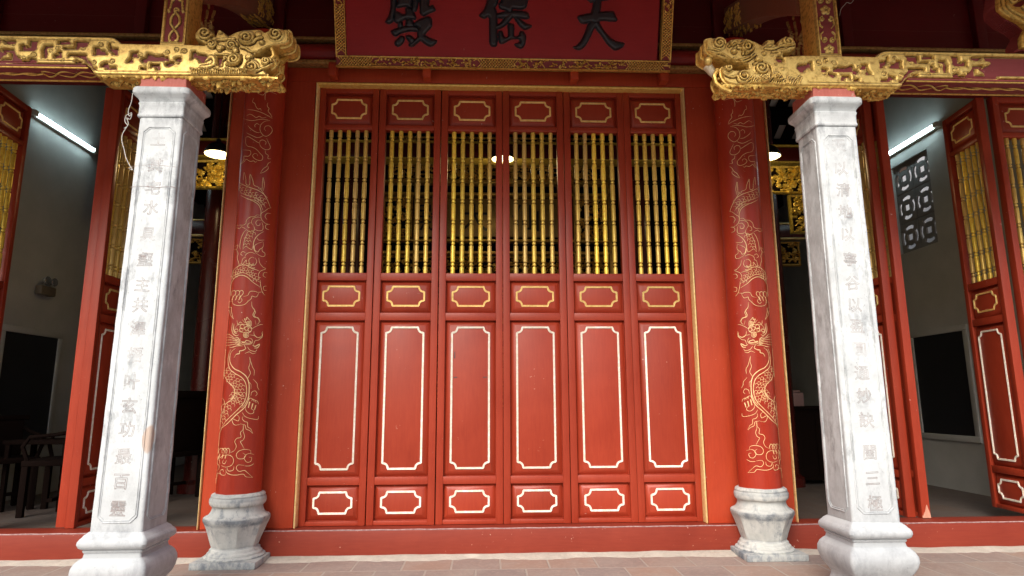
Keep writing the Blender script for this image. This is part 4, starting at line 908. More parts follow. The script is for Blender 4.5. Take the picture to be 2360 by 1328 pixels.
        T(Z4, [(570, 720), (600, 790), (740, 850), (840, 840), (880, 920), (980, 950), (1070, 880)], .008, .012); T(Z4, [(1150, 620), (1260, 590), (1400, 610), (1470, 700), (1470, 850), (1380, 950)], .008, .011); T(Z4, [(1900, 260), (1780, 290), (1640, 290), (1500, 340), (1350, 340)], .008, .010); T(Z4, [(1880, 320), (1760, 350), (1640, 380), (1480, 400)], .007, .009)
        T(Z4, [(860, 330), (930, 360), (950, 440)], .008, .012); T(Z4, [(700, 300), (760, 250), (860, 240), (940, 260)], .007, .01); T(Z4, [(920, 300), (960, 210), (1060, 220), (1130, 300), (1080, 400), (1000, 430)], .009, .013)
        ops.append(('c', bz(0, 0, *Z4, [(1560, 490), (1680, 500), (1680, 560), (1600, 570), (1550, 530)]), 0.0, .006))
        for k in range(22):
            x = 1080 + k * 42; T(Z4, [(x, 985), (x + 20 - (k % 3) * 8, 900 + (k % 4) * 12), (x + 50, 830 + (k % 5) * 16)], .0045, .007)
        for k in range(6): T(Z4, [(1380 + k * 24, 180), (1370 + k * 20, 260), (1330 + k * 22, 300)], .004, .005)
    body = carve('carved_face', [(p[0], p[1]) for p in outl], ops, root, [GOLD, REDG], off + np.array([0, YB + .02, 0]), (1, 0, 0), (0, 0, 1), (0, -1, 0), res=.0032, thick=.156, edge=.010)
    # underside of the inner part: tangled gilt carving
    rs = random.Random(5 if left else 9); ops2 = []
    for k in range(150):
        x = s * rs.uniform(1.25, 2.40); y = rs.uniform(-.17, .0); a = rs.uniform(-.5, .5); L = rs.uniform(.02, .06)
        if rs.random() < .35: ops2.append(('t', spiral((x, y), rs.uniform(.010, .018), 1.3, rs.random() * 6, rs.choice((-1, 1)), 14), .005, .012))
        else: ops2.append(('t', smooth_path([(x, y), (x + L * .5, y + L * a + rs.uniform(-.01, .01)), (x + L, y + rs.uniform(-.02, .02))], 4), rs.uniform(.004, .007), rs.uniform(.006, .009)))
    xa, xb = sorted((s * (1.36 if left else 1.30), s * 2.41))
    carve('underside_carving', [(xa, -.172), (xb, -.172), (xb, -.004), (xa, -.004)], ops2, root, [GOLDU, MAROON], off + np.array([0, -1.160, zb_in - .003]), (1, 0, 0), (0, 1, 0), (0, 0, -1), res=.005, thick=.012, edge=.006, split=-.012)
    # underside of the outer part: red with gilt edge lines and a twisted knot
    xa, xb = sorted((s * 2.475, s * xo)); mb = MB(); mb.box(xa, xb, -1.336, -1.160, zb_out - .012, zb_out - .001, 0.002)
    for v in mb.bm.verts: v.co += Vector(off)
    mb.build('underside_board', REDG, root)
    mb = MB()
    for yy, r in ((-1.325, .006), (-1.165, .006)): mb.tube([(s * 2.47, yy, zb_out - .014), (s * xo, yy, zb_out - .014)], r, 6)
    for ph in (0, PI):
        mb.tube([(s * (2.47 + .009 * k), -1.245 + .030 * (1 if k < 34 else .18) * math.sin(k * .24 + ph), zb_out - .014 - .006 * math.cos(k * .24 + ph)) for k in range(0, 275)], .0055, 6)
    for v in mb.bm.verts: v.co += Vector(off)
    mb.build('rope_carving', GOLDU, root)
    mb = MB(); side_px = ((Z3, [[(1745, 132), (1800, 200), (1798, 370), (1725, 432), (1600, 450)], [(1470, 650), (1510, 720), (1507, 790), (1430, 850)], [(1370, 930), (1372, 985), (1300, 975)]]),) if left else ((Z4, [[(400, 132), (290, 160), (282, 260), (282, 350), (335, 402), (430, 455)], [(600, 645), (562, 700), (567, 800), (622, 900), (700, 958)]]),)
    for Zs, LL in side_px:
        for P_ in LL:
            q = smooth_path(bz(0, 0, *Zs, P_), 4)
            for k in (0, 2.4, 5.1): mb.tube([(p[0] + off[0], -1.325 + .03 * k + off[1], p[1] + off[2]) for p in q], .007, 6)
    mb.build('snout_ridges', GOLD, root)
    # end of the snout and jaw: tongue, teeth and scaled cheek on the side that faces the doorway
    mb = MB()
    if left:
        c = at(648, 128, -1.25)
        for k in range(5): mb.tube([(c[0] - .05 + .012 * k, -1.33 + .03 * k, c[2] - .09 - .004 * k), (c[0] - .015 + .004 * k, -1.33 + .03 * k, c[2] - .05), (c[0] - .03, -1.33 + .03 * k, c[2] - .002)], .012, 7)
        mb.tube([at(640, 150, -1.25), at(652, 140, -1.22), at(668, 128, -1.19)], .022, 10, taper=[1, .9, .35])
        for v in mb.bm.verts: v.co += Vector(off)
        mb.build('jaw_scales', GOLDU, root)
        jaw = None
    else:
        mb.lathe([(.001, -.030), (.014, -.026), (.024, -.014), (.027, 0), (.024, .014), (.014, .026), (.001, .030)], 16, M=Matrix.Translation(Vector(at(1632, 141, -1.30) + off)))
        mb.build('pearl', GOLD, root); mb = MB()
        mb.tube([np.array(at(x, y, -1.27)) + off for x, y in ((1630, 152), (1640, 166), (1648, 180))], .030, 10, taper=[1, .85, .4]); mb.build('tusk', gilt('pale_gilt', (.72, .6, .4), (.5, .38, .2), metal=.2), root); mb = MB()
        for k in range(5):
            y0 = -1.33 + .036 * k
            mb.tube([np.array(at(x, y, y0)) + off for x, y in ((1654, 160), (1646, 176), (1650, 192), (1664, 204), (1684, 212))], .013, 7)
        for k in range(4): mb.tube([np.array(at(1648 + 8 * k, 170 + 11 * k, -1.34)) + off, np.array(at(1648 + 8 * k, 170 + 11 * k, -1.18)) + off], .007, 6)
        mb.build('jaw_scales', GOLDU, root)
    return root
dragon_beam(True); dragon_beam(False)

# ================================================================== GILDED POSTS ON THE BEAMS
def post(left):
    s = -1 if left else 1; xc = -2.002 if left else 2.010
    root = empty('gilded_post', (xc, -1.2, 2.986), label='short carved gilt post standing on the ' + ('left beam, with a twisted ribbon motif' if left else 'right beam, with blossoms and scrolls'), cat='post', group='short gilded posts')
    hw, H = .073, .64; fr = .017
    rect = [(-hw, 0), (hw, 0), (hw, H), (-hw, H)]
    ops = [('p', rect, .010, .004), ('c', [(-hw + fr, fr + .008), (hw - fr, fr + .008), (hw - fr, H - .02), (-hw + fr, H - .02)], -.002, .004)]
    if left:
        for base in (.03, .30):
            for sg in (-1, 1):
                ops.append(('t', smooth_path([(sg * .020, base), (sg * .026, base + .025), (sg * .020, base + .05), (-sg * .004, base + .085), (-sg * .026, base + .12), (-sg * .022, base + .16), (0, base + .19)], 5), .0075, .010))
            ops.append(('t', spiral((0, base + .205), .016, 1, 0), .006, .01)); ops.append(('p', [(-.026, base - .005), (-.008, base + .03), (.008, base + .03), (.026, base - .005)], .008, .004))
            for sg in (-1, 1): ops.append(('t', smooth_path([(sg * .042, base + .20), (sg * .034, base + .235), (sg * .03, base + .27)], 4), .006, .009)); ops.append(('d', (sg * .042, base + .20), .011, .008))
    else:
        for fz in (.055, .325, .60):
            for k in range(5): a = k * 2 * PI / 5 + PI / 2; ops.append(('d', (.019 * math.cos(a), fz + .019 * math.sin(a)), .0155, .011))
            ops.append(('d', (0, fz), .007, .008))
        for z0, d in ((.105, 1), (.275, -1), (.375, 1), (.545, -1)):
            for sg in (-1, 1):
                ops.append(('t', spiral((sg * .026, z0 + d * .012), .017, 1.25, PI / 2 if sg > 0 else PI / 2, sg * d), .0045, .010)); ops.append(('t', smooth_path([(sg * .044, z0 + d * .02), (sg * .046, z0 + d * .05), (sg * .03, z0 + d * .07)], 4), .0045, .009))
    carve('carved_face', rect, ops, root, [GOLD, REDG], (0, -.112, 0), (1, 0, 0), (0, 0, 1), (0, -1, 0), res=.0035, thick=.012, edge=.003)
    mb = MB(); mb.box(-hw + .001, hw - .001, -.098, .06, 0, H, .008); mb.build('body', GOLDU, root)
    xs = -s * (hw + .0); 
    rs = random.Random(3); ops = []
    for k in range(60):
        y, z = rs.uniform(-.0, .30), rs.uniform(0, H); ops.append(('t', smooth_path([(y, z), (y + rs.uniform(-.02, .02), z + .03), (y + rs.uniform(-.03, .03), z + .06)], 3), .007, .012))
    carve('side_carving', [(0.062, 0), (.30, 0), (.30, H), (0.062, H)], ops, root, [bpy.data.materials['dull_gilt'], MAROON], (xs * .5, 0, 0), (0, 1, 0), (0, 0, 1), (-s, 0, 0), res=.008, thick=.03, edge=.004, split=.001)
    return root
post(True); post(False)
# roof brackets running back from the posts to the wall
def bracket(s, label):
    root = empty('roof_bracket', (s * 2.0, -1.0, 3.45), label=label, cat='bracket', group='curved roof brackets')
    mb = MB(); n = 16; rows = []
    for k in range(n + 1):
        t = k / n; y = -.14 + 1.16 * t; zc = .02 + .62 * t ** 1.15 + .10 * math.sin(PI * t); h = .085 + .035 * t
        rows.append([mb.bm.verts.new((x, y, zc + z)) for x, z in ((-.075, -h), (.075, -h), (.085, -h + .02), (.085, h), (-.085, h), (-.085, -h + .02))])
    for a, b in zip(rows, rows[1:]):
        for k in range(6): mb.bm.faces.new((a[k], b[k], b[(k + 1) % 6], a[(k + 1) % 6])).smooth = True
    mb.bm.faces.new(rows[0][::-1]); mb.bm.faces.new(rows[-1]); mb.build('beam', red_paint('bracket_brown_red' + str(s), (0.24, 0.085, 0.05), horizontal=True), root)
    rs = random.Random(11); mb = MB()
    for k in range(80):
        t = rs.uniform(.72, 1.0); y = -.14 + 1.16 * t; zc = .02 + .62 * t ** 1.15 + .10 * math.sin(PI * t); h = .085 + .035 * t
        if rs.random() < .6: x = -s * .086; z = zc + rs.uniform(-h + .045, h * .8); p = [(x, y, z), (x - s * .01, y + .01, z - .02), (x, y + .015, z - .045)]
        else: x = rs.uniform(-.07, .07); z = zc - h - .002; p = [(x, y - .02, z - .01), (x + .01, y, z - .012), (x + .02, y + .03, z)]
        mb.tube(p, .006, 5)
    mb.build('gilt_end_carving', GOLDU, root)
bracket(-1, 'dark curved roof bracket behind the left gilded post, gilt carved end'); bracket(1, 'dark curved roof bracket behind the right gilded post, gilt carved end')
# leaf-shaped finial at the upper right corner
root = empty('leaf_finial', (3.25, -1.25, 3.024), label='gilded leaf-shaped carving at the upper right corner above the right beam', cat='carving')
pts = [(at(x, y, -1.30)[0] - 3.25, at(x, y, -1.30)[2] - 3.024) for x, y in ((2352, 112), (2350, 88), (2362, 66), (2345, 52), (2318, 38), (2299, 22), (2298, 2), (2302, -30), (2340, -50), (2400, -40), (2440, 0), (2430, 50), (2400, 75), (2380, 100), (2380, 112))]
F_ = lambda L_: [(at(x, y, -1.30)[0] - 3.25, at(x, y, -1.30)[2] - 3.024) for x, y in L_]
opl = [('t', smooth_path(F_(L_), 4), w_, .012) for L_, w_ in (([(2306, -10), (2310, 20), (2330, 38), (2352, 52), (2368, 66)], .008), ([(2318, -10), (2318, 14), (2334, 30), (2356, 42), (2376, 60)], .006), ([(2350, 12), (2360, 24), (2378, 40)], .012), ([(2330, -20), (2345, -6), (2332, 8), (2322, -4)], .008))]
opl.append(('x', F_([(2330, 14), (2352, 2), (2372, -6), (2372, 0), (2350, 18), (2340, 18)])))
carve('carved_leaf', pts, opl, root, [GOLDU], (0, -.06, 0), (1, 0, 0), (0, 0, 1), (0, -1, 0), res=.004, thick=.03, edge=.010)
carve('backing', pts, [], root, [REDG], (0.0, -.028, -.01), (1, 0, 0), (0, 0, 1), (0, -1, 0), res=.006, thick=.10, edge=.006)

# ================================================================== THE NAME BOARD
P0 = np.array([0.018, -0.20, 3.487]); tl = math.radians(20); PV = np.array([0, -math.sin(tl), math.cos(tl)]); PN = np.array([0, -math.cos(tl), -math.sin(tl)])
def atp(x, y):
    d = ray(x, y); t = np.dot(P0 - CAM, PN) / np.dot(d, PN); p = CAM + t * d - P0; return (float(p[0]), float(np.dot(p, PV)))
board = empty('name_board', tuple(P0), label='large red hanging name board with black characters and a carved gilt border', cat='sign')
W2, HB = 1.332, .98
b0 = atp(771, 150); b1 = atp(1549, 157)
FRM = .088
carve('field', [(-W2 + FRM, FRM), (W2 - FRM, FRM), (W2 - FRM, HB - FRM), (-W2 + FRM, HB - FRM)], [], board, [red_paint('board_red', (0.30, 0.014, 0.016), rough=.42, horizontal=True)], (0, 0, 0), (1, 0, 0), PV, PN, res=.03, thick=.03, edge=.001)
rs = random.Random(21)
def border(name, u0, u1, v0, v1, horiz):
    ops = []; L = (u1 - u0) if horiz else (v1 - v0); a = .012; b = FRM - .010; n = int(L / .055)
    Q = (lambda t, c: (u0 + t, v0 + c)) if horiz else (lambda t, c: (u0 + c, v0 + t))
    for c in (.006, FRM - .006): ops.append(('t', [Q(0, c), Q(L, c)], .0065, .012))
    t = .02; kseg = 0
    while t < L - .03:
        seg = rs.uniform(.22, .34); lattice = kseg % 2 == 0 and (kseg % 4 == 0)
        e = min(L - .01, t + seg)
        if lattice:
            q = t
            while q < e:
                ops.append(('t', [Q(q, .016), Q(q + .05, FRM - .016)], .0042, .006)); ops.append(('t', [Q(q + .05, .016), Q(q, FRM - .016)], .0042, .006)); q += .022
        else:
            m = int((e - t) / .011)
            for k in range(m):
                x = rs.uniform(t, e); y = rs.uniform(.02, FRM - .02); r = rs.uniform(.006, .013)
                if rs.random() < .45: ops.append(('t', spiral(Q(x, y), r, 1.2, rs.random() * 6, rs.choice((-1, 1)), 12), .0035, .008))
                else: ops.append(('t', smooth_path([Q(x, y), Q(x + .015, y + rs.uniform(-.015, .015)), Q(x + .034, y + rs.uniform(-.02, .02))], 3), .004, .008))
        t = e + .01; kseg += 1
    return carve(name, [(u0, v0), (u1, v0), (u1, v1), (u0, v1)], ops, board, [GOLDU, REDG], (0, 0, 0), (1, 0, 0), PV, PN + 0, res=.004, thick=.05, edge=.004, ground=.0, split=.002)
border('carved_border', -W2, W2, 0, FRM, True)
border('carved_border', -W2, -W2 + FRM, FRM, HB, False); border('carved_border', W2 - FRM, W2, FRM, HB, False)
Pm = (860, 0, 5.9); Pt = (1280, 0, 7.813)
CHARS = {'da': (Pt, [[(395, 310), (450, 275), (650, 235), (810, 215), (1030, 205), (1075, 270), (1115, 360), (1060, 395), (900, 380), (780, 385), (640, 405), (510, 435), (440, 400)],
    [(690, -260), (820, -260), (825, 100), (800, 240), (790, 400), (650, 410), (640, 240), (680, 60)], [(500, -60), (575, 0), (640, 60), (690, 40), (830, 20), (960, 0), (1080, -90), (560, -110)],
    [(640, 380), (800, 390), (700, 520), (640, 650), (560, 800), (490, 880), (420, 905), (340, 880), (315, 845), (380, 820), (460, 730), (540, 560), (580, 440)], [(700, 380), (780, 400), (880, 560), (1000, 690), (1120, 750), (1220, 770), (1245, 800), (1190, 870), (1090, 910), (1030, 890), (930, 800), (820, 640), (720, 510)]], []),
  'mid': (Pm, [[(1600, -160), (1740, -160), (1690, 60), (1660, 110), (1690, 190), (1690, 400), (1690, 600), (1640, 640), (1580, 580), (1575, 250), (1510, 260), (1440, 215), (1500, 140), (1540, 40)], [(1700, 60), (1740, 0), (1720, -120), (2080, -120), (2095, 60), (2060, 120), (1990, 135), (1900, 125), (1890, 170), (1840, 170), (1790, 145), (1720, 120)],
    [(1680, 190), (1850, 150), (2080, 160), (2125, 240), (2080, 265), (1900, 240), (1730, 255), (1690, 245)], [(1830, 180), (1940, 180), (1850, 300), (1760, 380), (1680, 400), (1660, 360), (1740, 300)], [(1880, 190), (2000, 260), (2080, 320), (2160, 350), (2120, 390), (2060, 410), (1990, 360), (1920, 260)],
    [(1700, 430), (1760, 430), (1780, 500), (1830, 490), (1830, 330), (1870, 320), (1920, 350), (1920, 490), (1980, 480), (1990, 430), (2040, 430), (2080, 500), (2060, 620), (2010, 665), (1950, 640), (1920, 600), (1980, 580), (1980, 540), (1880, 540), (1760, 600), (1710, 570)]], [(1785, 55, 24), (1865, 35, 22), (1960, 30, 24)]),
  'dian': (Pm, [[(245, -160), (330, -160), (312, 120), (292, 230), (280, 290), (220, 330), (165, 300), (210, 220), (235, 100)], [(330, 20), (350, -160), (530, -160), (520, 100), (440, 95), (320, 110)], [(300, 150), (400, 195), (440, 185), (440, 110), (520, 110), (590, 250), (540, 270), (450, 265), (380, 300), (330, 320), (280, 280)],
    [(560, -160), (640, -160), (600, 130), (550, 160), (525, 130)], [(650, -160), (780, -160), (760, 70), (810, 70), (850, 140), (830, 160), (740, 200), (690, 225), (640, 190), (630, 100)],
    [(560, 310), (640, 260), (740, 225), (790, 250), (805, 320), (790, 380), (710, 470), (740, 500), (830, 540), (870, 550), (850, 600), (780, 640), (700, 600), (640, 560), (560, 630), (510, 640), (480, 610), (540, 560), (600, 500), (600, 430), (620, 380), (560, 350)],
    [(240, 430), (330, 380), (480, 345), (600, 360), (620, 430), (500, 430), (380, 460), (300, 500)], [(330, 300), (395, 290), (400, 370), (350, 390)], [(450, 270), (530, 270), (560, 370), (450, 370)], [(300, 560), (380, 490), (430, 520), (410, 590), (340, 640), (290, 600)], [(440, 495), (500, 480), (570, 540), (540, 590), (510, 600), (470, 550)]], [])}
ext = 0.30
for key, (org, polys, dots) in CHARS.items():
    allp = [[atp(org[0] + x / org[2], org[1] + y / org[2]) for x, y in P] for P in polys]
    allp = [[tuple(q) for q in smooth_path(P, 3, True)] for P in allp]
    A = np.array([q for P in allp for q in P]); lo, hi = A.min(0) - .01, A.max(0) + .01
    ops = [('p', P, .022, .020) for P in allp] + [('x', [( - 9, -9), (-8, -9), (-8, -8)])]
    # keep only the raised strokes: cells at ground level are cut away
    res = .004
    rect = [(lo[0], lo[1]), (hi[0], lo[1]), (hi[0], hi[1]), (lo[0], hi[1])]
    us = np.arange(lo[0], hi[0], res)
    o = carve('character', rect, ops, board, [BLACKL], (0, 0, 0), (1, 0, 0), PV, PN, res=res, thick=-.0005, edge=.0001)
    bm = bmesh.new(); bm.from_mesh(o.data)
    pn = Vector(PN); dead = [f for f in bm.faces if max((v.co.dot(pn)) for v in f.verts) < .0012]
    bmesh.ops.delete(bm, geom=dead, context='FACES'); bm.to_mesh(o.data); bm.free()
# top margin of the characters continues the strokes above the frame of the photograph
for i, px in enumerate((770, 985, 1322, 1527)):
    a = at(px, 165, -.10); m_ = MB(); m_.box(a[0] - .032, a[0] + .032, -.16, -.062, 3.44, 3.552, .004); hp_ = m_.build('support_peg', REDB, board)
    hp_.location = (-P0[0], -P0[1], -P0[2])

# ================================================================== INSIDE THE HALL
def lamp(x, y, z, r, label, lit=5):
    root = empty('pendant_lamp', (x, y, z), label=label, cat='lamp', group='pendant lamps inside the hall')
    mb = MB(); mb.lathe([(r, 0), (r * 1.02, .012), (r * .96, .04), (r * .78, .085), (r * .5, .118), (r * .22, .132), (r * .2, .165), (r * .12, .175)], 28, cap=False)
    mb.lathe([(.001, .176), (r * .12, .175)], 28, cap=False); mb.build('shade', BLACKM, root)
    mb = MB(); mb.lathe([(r * .985, .002), (r * .93, .035), (r * .74, .078), (r * .3, .115), (.001, .12)], 28, cap=False); mb.build('shade_lining', ENAMEL, root)
    mb = MB(); mb.lathe([(.001, .006), (r * .70, .010), (r * .80, .02), (r * .6, .05), (.001, .06)], 24, cap=False); mb.build('bulb', BULB, root)
    mb = MB(); mb.tube([(0, 0, .17), (0, 0, 5.2 - z)], .006, 6); mb.build('cord', BLACKM, root)
    L = bpy.data.lights.new('lamp_light', 'POINT'); L.energy = lit; L.color = (1, .74, .38); L.shadow_soft_size = .05; lo_ = bpy.data.objects.new('lamp_light', L); COL.objects.link(lo_); lo_.parent = root; lo_.location = (0, 0, -.10)
lamp(-2.92, 1.5, 3.42, .13, 'lit black dome lamp hanging between the left pillar and the left jamb'); lamp(2.90, 1.5, 3.46, .13, 'lit black dome lamp hanging between the right jamb and the right pillar'); lamp(.055, 1.9, 3.56, .125, 'lit dome lamp seen behind the bars of the two middle door leaves', 2.5)
for s, lab in ((-1, 'glowing fluorescent tube on the left plaster wall'), (1, 'glowing fluorescent tube on the right plaster wall')):
    root = empty('tube_light', (s * 4.99, 2.2, 3.94), label=lab, cat='lamp', group='fluorescent tubes on the side walls')
    m_ = MB(); m_.box(-.02, .02, -.56, .56, -.028, .028, .004); m_.build('housing', WHITEP, root).location = (-s * .012, 0, 0)
    m_ = MB(); m_.tube([(-s * .05, -.49, 0), (-s * .05, .49, 0)], .019, 10); m_.build('tube', TUBE, root)
    for e in (-1, 1): m_ = MB(); m_.box(-.03, .03, e * .525 - .03, e * .525 + .03, -.03, .03, .006); m_.build('end_cap', WHITEP, root).location = (-s * .04, 0, 0)
root = empty('emergency_light', (-4.99, 2.19, 2.10), label='small twin-headed emergency light on the left plaster wall', cat='emergency light')
m_ = MB(); m_.box(0, .07, -.12, .12, -.05, .05, .012); m_.build('battery_box', mat('tan_plastic', (.16, .13, .09), .5), root)
for e in (-1, 1):
    m_ = MB(); m_.lathe([(.01, -.03), (.032, -.02), (.045, .01), (.048, .025), (.044, .03)], 16, M=Matrix.Translation((.06, e * .055, .105)) @ Matrix.Rotation(PI / 2, 4, 'Y')); m_.build('spotlight', CHROME, root)
# interior columns, tie beams, carved panels
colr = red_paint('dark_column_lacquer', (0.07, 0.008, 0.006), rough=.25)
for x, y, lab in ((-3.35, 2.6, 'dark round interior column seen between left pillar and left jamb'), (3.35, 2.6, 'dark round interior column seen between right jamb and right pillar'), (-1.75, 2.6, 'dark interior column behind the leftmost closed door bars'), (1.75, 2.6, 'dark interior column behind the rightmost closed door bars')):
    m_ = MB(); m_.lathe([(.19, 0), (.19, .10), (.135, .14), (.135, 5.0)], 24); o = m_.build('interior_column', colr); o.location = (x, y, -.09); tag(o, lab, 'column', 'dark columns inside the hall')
def fret_screen(name, x0, x1, z0, z1, y, seed, label, gold=None, dens=90, cat='screen', cut=False, parent=None, border_=.02):
    rs = random.Random(seed); w_, h = x1 - x0, z1 - z0; ops = []
    for c in (.012, h - .012): ops.append(('t', [(0, c), (w_, c)], .012, .02))
    for c in (.012, w_ - .012): ops.append(('t', [(c, 0), (c, h)], .012, .02))
    for k in range(int(dens * w_ * h / .3)):
        x, z = rs.uniform(.02, w_ - .02), rs.uniform(.02, h - .02); t = rs.random()
        if t < .4: ops.append(('t', spiral((x, z), rs.uniform(.02, .045), 1.4, rs.random() * 6, rs.choice((-1, 1)), 14), .009, .02))
        elif t < .7: q = .05 + .05 * rs.random(); ops.append(('t', [(x, z), (x + q, z), (x + q, z + q * .7), (x + .3 * q, z + q * .7)], .008, .02))
        else: ops.append(('t', smooth_path([(x, z), (x + .04, z + rs.uniform(-.04, .04)), (x + .09, z + rs.uniform(-.05, .05))], 3), .010, .02))
    o = carve(name, [(0, 0), (w_, 0), (w_, h), (0, h)], ops, parent, [gold or GOLDU, DARKW], (0, 0, 0), (1, 0, 0), (0, 0, 1), (0, -1, 0), res=.010, thick=.03, edge=.003, split=.004)
    o.location = (x0, y, z0)
    if parent is None: tag(o, label, cat, 'carved gilt screens inside the hall')
    return o
GY = gilt('lamplit_gilt', (.75, .55, .10), (.35, .2, .03), rough=.35, metal=.5)
fret_screen('carved_screen', -3.75, -2.2, 3.22, 3.56, 2.0, 1, 'gilt fretwork frieze hanging behind the left lamp', GY)
fret_screen('carved_screen', 2.2, 3.75, 3.22, 3.56, 2.0, 2, 'gilt fretwork frieze hanging behind the right lamp', GY)
fret_screen('carved_screen', 3.34, 3.62, 2.75, 3.21, 2.0, 3, 'gilt carved bracket below the right fretwork frieze', GY)
for s, lab in ((-1, 'dark tie beam with gilt edges behind the left frieze'), (1, 'dark tie beam with gilt edges behind the right frieze'), (0, 'dark tie beam with gilt edges above the altar screens')):
    root = empty('tie_beam', (s * 3.0, 2.1, 3.60), label=lab, cat='beam', group='tie beams inside the hall'); hw = .78 if s else 2.1
    m_ = MB(); m_.box(-hw, hw, -.09, .09, .02, .20, .03); m_.build('beam', colr, root)
    m_ = MB(); m_.box(-hw, hw, -.10, .09, 0, .018, .003); m_.box(-hw, hw, -.10, .09, .202, .22, .003); m_.build('gilt_edge', GY, root)
for s, lab in ((-1, 'lower tie beam with gilt lines seen past the left pillar'), (1, 'lower tie beam with gilt lines seen past the right pillar')):
    root = empty('tie_beam', (s * 3.9, 3.6, 3.10), label=lab, cat='beam', group='tie beams inside the hall')
    m_ = MB(); m_.box(-.4, .4, -.06, .06, 0, .20, .01); m_.build('beam', colr, root)
    m_ = MB(); m_.box(-.4, .4, -.075, .0, -.016, .004, .003); m_.box(-.4, .4, -.075, .0, .196, .214, .003); m_.build('gilt_edge', GILTL, root)
    fret_screen('carved_screen', s * 3.9 - .35, s * 3.9 + .35, 2.72, 3.07, 3.62, 5 + s, ('left' if s < 0 else 'right') + ' hanging scroll carving below the lower tie beam', GOLDU, 60)
# altar front: plaque and screens behind the closed door bars
alt = empty('altar_screen', (0, 3.6, -.09), label='dark altar front with gilt carved panels behind the closed door bars', cat='altar')
m_ = MB(); m_.box(-2.6, 2.6, .08, .2, 0, 5.0); m_.build('backing', DARKW, alt)
m_ = MB()
for z in (2.55, 2.95, 3.12, 3.78, 3.95, 4.25): m_.box(-1.6, 1.6, -.06, .08, z, z + .035, .006)
for x in (-1.6, -1.12, 1.08, 1.56): m_.box(x, x + .04, -.06, .08, 2.4, 4.4, .006)
m_.build('gilt_rail', GOLDU, alt)
for k, (a, b, c, d) in enumerate(((-1.55, 1.55, 2.60, 2.93), (-1.55, 1.55, 2.0, 2.5), (-1.55, -1.14, 3.18, 3.76), (1.13, 1.55, 3.18, 3.76), (-1.5, 1.5, 3.99, 4.22), (-1.5, 1.5, 4.3, 4.65), (-1.5, 1.5, .9, 1.9))):
    fret_screen('carved_panel', a, b, c, d, 0, 30 + k, '', GOLDU, 80, parent=alt)
m_ = MB(); m_.box(-1.06, 1.04, 0, .05, 3.20, 3.75, .01); pq = m_.build('gilt_plaque', gilt('dim_gilt_plaque', (.5, .33, .10), (.3, .18, .05), metal=.4), alt)
for i, ch in enumerate('殿仙大'[::-1]):
    c = bpy.data.curves.new('plaque_character', 'FONT'); c.body = ch; c.size = .42; c.align_x = 'CENTER'; c.extrude = .006; ob = bpy.data.objects.new('t', c); COL.objects.link(ob); bpy.context.view_layer.update()
    me = bpy.data.meshes.new_from_object(ob.evaluated_get(bpy.context.evaluated_depsgraph_get())); bpy.data.objects.remove(ob)
    o = link('plaque_character', me, pq, [BLACKL]); o.rotation_euler = (PI / 2, 0, 0); o.location = ((-.72, 0, .72)[2 - i] * -1 if False else (-.30, .42, -.9)[i], -.008, 3.31)
# furniture
def armchair(x, y, rz, label, back=1.0):
    root = empty('wooden_armchair', (x, y, -.09), rz, label=label, cat='chair', group='dark wooden armchairs')
    m_ = MB(); m_.box(-.27, .27, -.24, .24, .43, .48, .008); m_.build('seat', DARKW, root)
    for sx in (-1, 1):
        for sy in (-1, 1):
            m_ = MB(); m_.box(sx * .24 - .025, sx * .24 + .025, sy * .21 - .025, sy * .21 + .025, 0, .43, .004); m_.build('leg', DARKW, root)
        m_ = MB(); m_.tube([(sx * .25, -.20, .48), (sx * .27, -.24, .60), (sx * .25, -.20, .68), (sx * .25, .0, .70), (sx * .24, .21, .74)], .018, 7); m_.build('armrest', DARKW, root)
    m_ = MB(); m_.box(-.24, .24, .19, .22, .48, .48 + .54 * back, .01); m_.box(-.28, .28, .18, .235, .48 + .54 * back, .48 + .62 * back, .015); m_.build('backrest', DARKW, root)
    m_ = MB(); m_.box(-.24, .24, -.02, .02, .12, .15); m_.build('stretcher', DARKW, root)
armchair(-4.70, 1.45, .9, 'low dark wooden armchair at the left edge below the black board', .62); armchair(-4.02, 1.35, -1.35, 'tall-backed dark wooden chair just left of the open door edges'); armchair(-3.45, 2.1, -2.0, 'dark wooden chair in shadow between the left pillar and the jamb')
root = empty('side_table', (-4.3, 1.55, -.09), label='low dark table between the chairs in the left room', cat='table')
m_ = MB(); m_.box(-.3, .3, -.2, .2, .60, .64, .006); m_.build('table_top', DARKW, root)
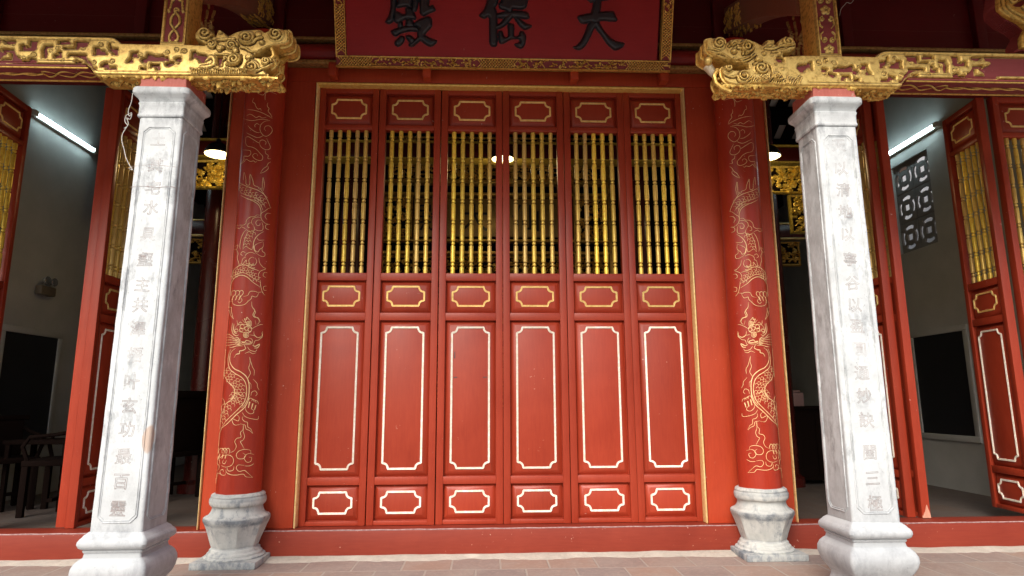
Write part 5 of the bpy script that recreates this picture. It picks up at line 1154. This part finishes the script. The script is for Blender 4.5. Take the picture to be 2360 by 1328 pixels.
for sx in (-1, 1):
    for sy in (-1, 1): m_ = MB(); m_.box(sx * .26 - .02, sx * .26 + .02, sy * .17 - .02, sy * .17 + .02, 0, .60, .003); m_.build('leg', DARKW, root)
root = empty('cabinet', (3.75, 2.9, -.09), label='dark wooden cabinet in shadow left of the right stone pillar', cat='cabinet')
m_ = MB(); m_.box(-.5, .5, -.25, .25, 0.05, .86, .01); m_.build('body', DARKW, root); m_ = MB(); m_.box(-.53, .53, -.28, .28, .86, .90, .006); m_.build('top', DARKW, root)
m_ = MB(); m_.box(-.48, -.01, -.262, -.25, .1, .82, .004); m_.build('door', DARKW, root); m_ = MB(); m_.box(.01, .48, -.262, -.25, .1, .82, .004); m_.build('door', DARKW, root)
m_ = MB(); m_.box(-.12, .12, -.09, .09, 0, .16, .006); m_.box(-.10, .10, -.07, .07, .16, .19, .02); o = m_.build('small_box', mat('pale_pink_box', (.25, .15, .14), .7)); o.location = (3.55, 2.78, .81); tag(o, 'small pinkish box standing on the dark cabinet', 'box')

# ================================================================== small things
m_ = MB()
pp = [(306, 215), (303, 235), (296, 255), (298, 268), (304, 262), (300, 275), (292, 272), (296, 285), (290, 296), (282, 310), (281, 325), (286, 345), (290, 362), (298, 380), (306, 392)]
m_.tube([tuple(at(x, y, -1.28)) for x, y in [tuple(q) for q in smooth_path(pp, 4)]], .0022, 5)
m_.tube([tuple(at(x, y, -1.27)) for x, y in [tuple(q) for q in smooth_path([(304, 260), (298, 262), (290, 268), (288, 280), (294, 290), (286, 296)], 4)]], .0022, 5)
m_.tube([tuple(at(x, y, -1.27)) for x, y in ((304, 392), (296, 388), (305, 386))], .002, 5)
tag(m_.build('loose_wire', WIRE), 'thin pale tangled wire hanging beside the left pillar capital', 'wire')
m_ = MB(); m_.tube([tuple(at(x, y, -1.0)) for x, y in [tuple(q) for q in smooth_path([(1935, 36), (1938, 22), (1946, 12), (1952, 6), (1960, 8), (1966, 2), (1972, -12)], 4)]], .002, 5)
tag(m_.build('loose_wire', WIRE), 'short pale wire dangling beside the right gilded post', 'wire')
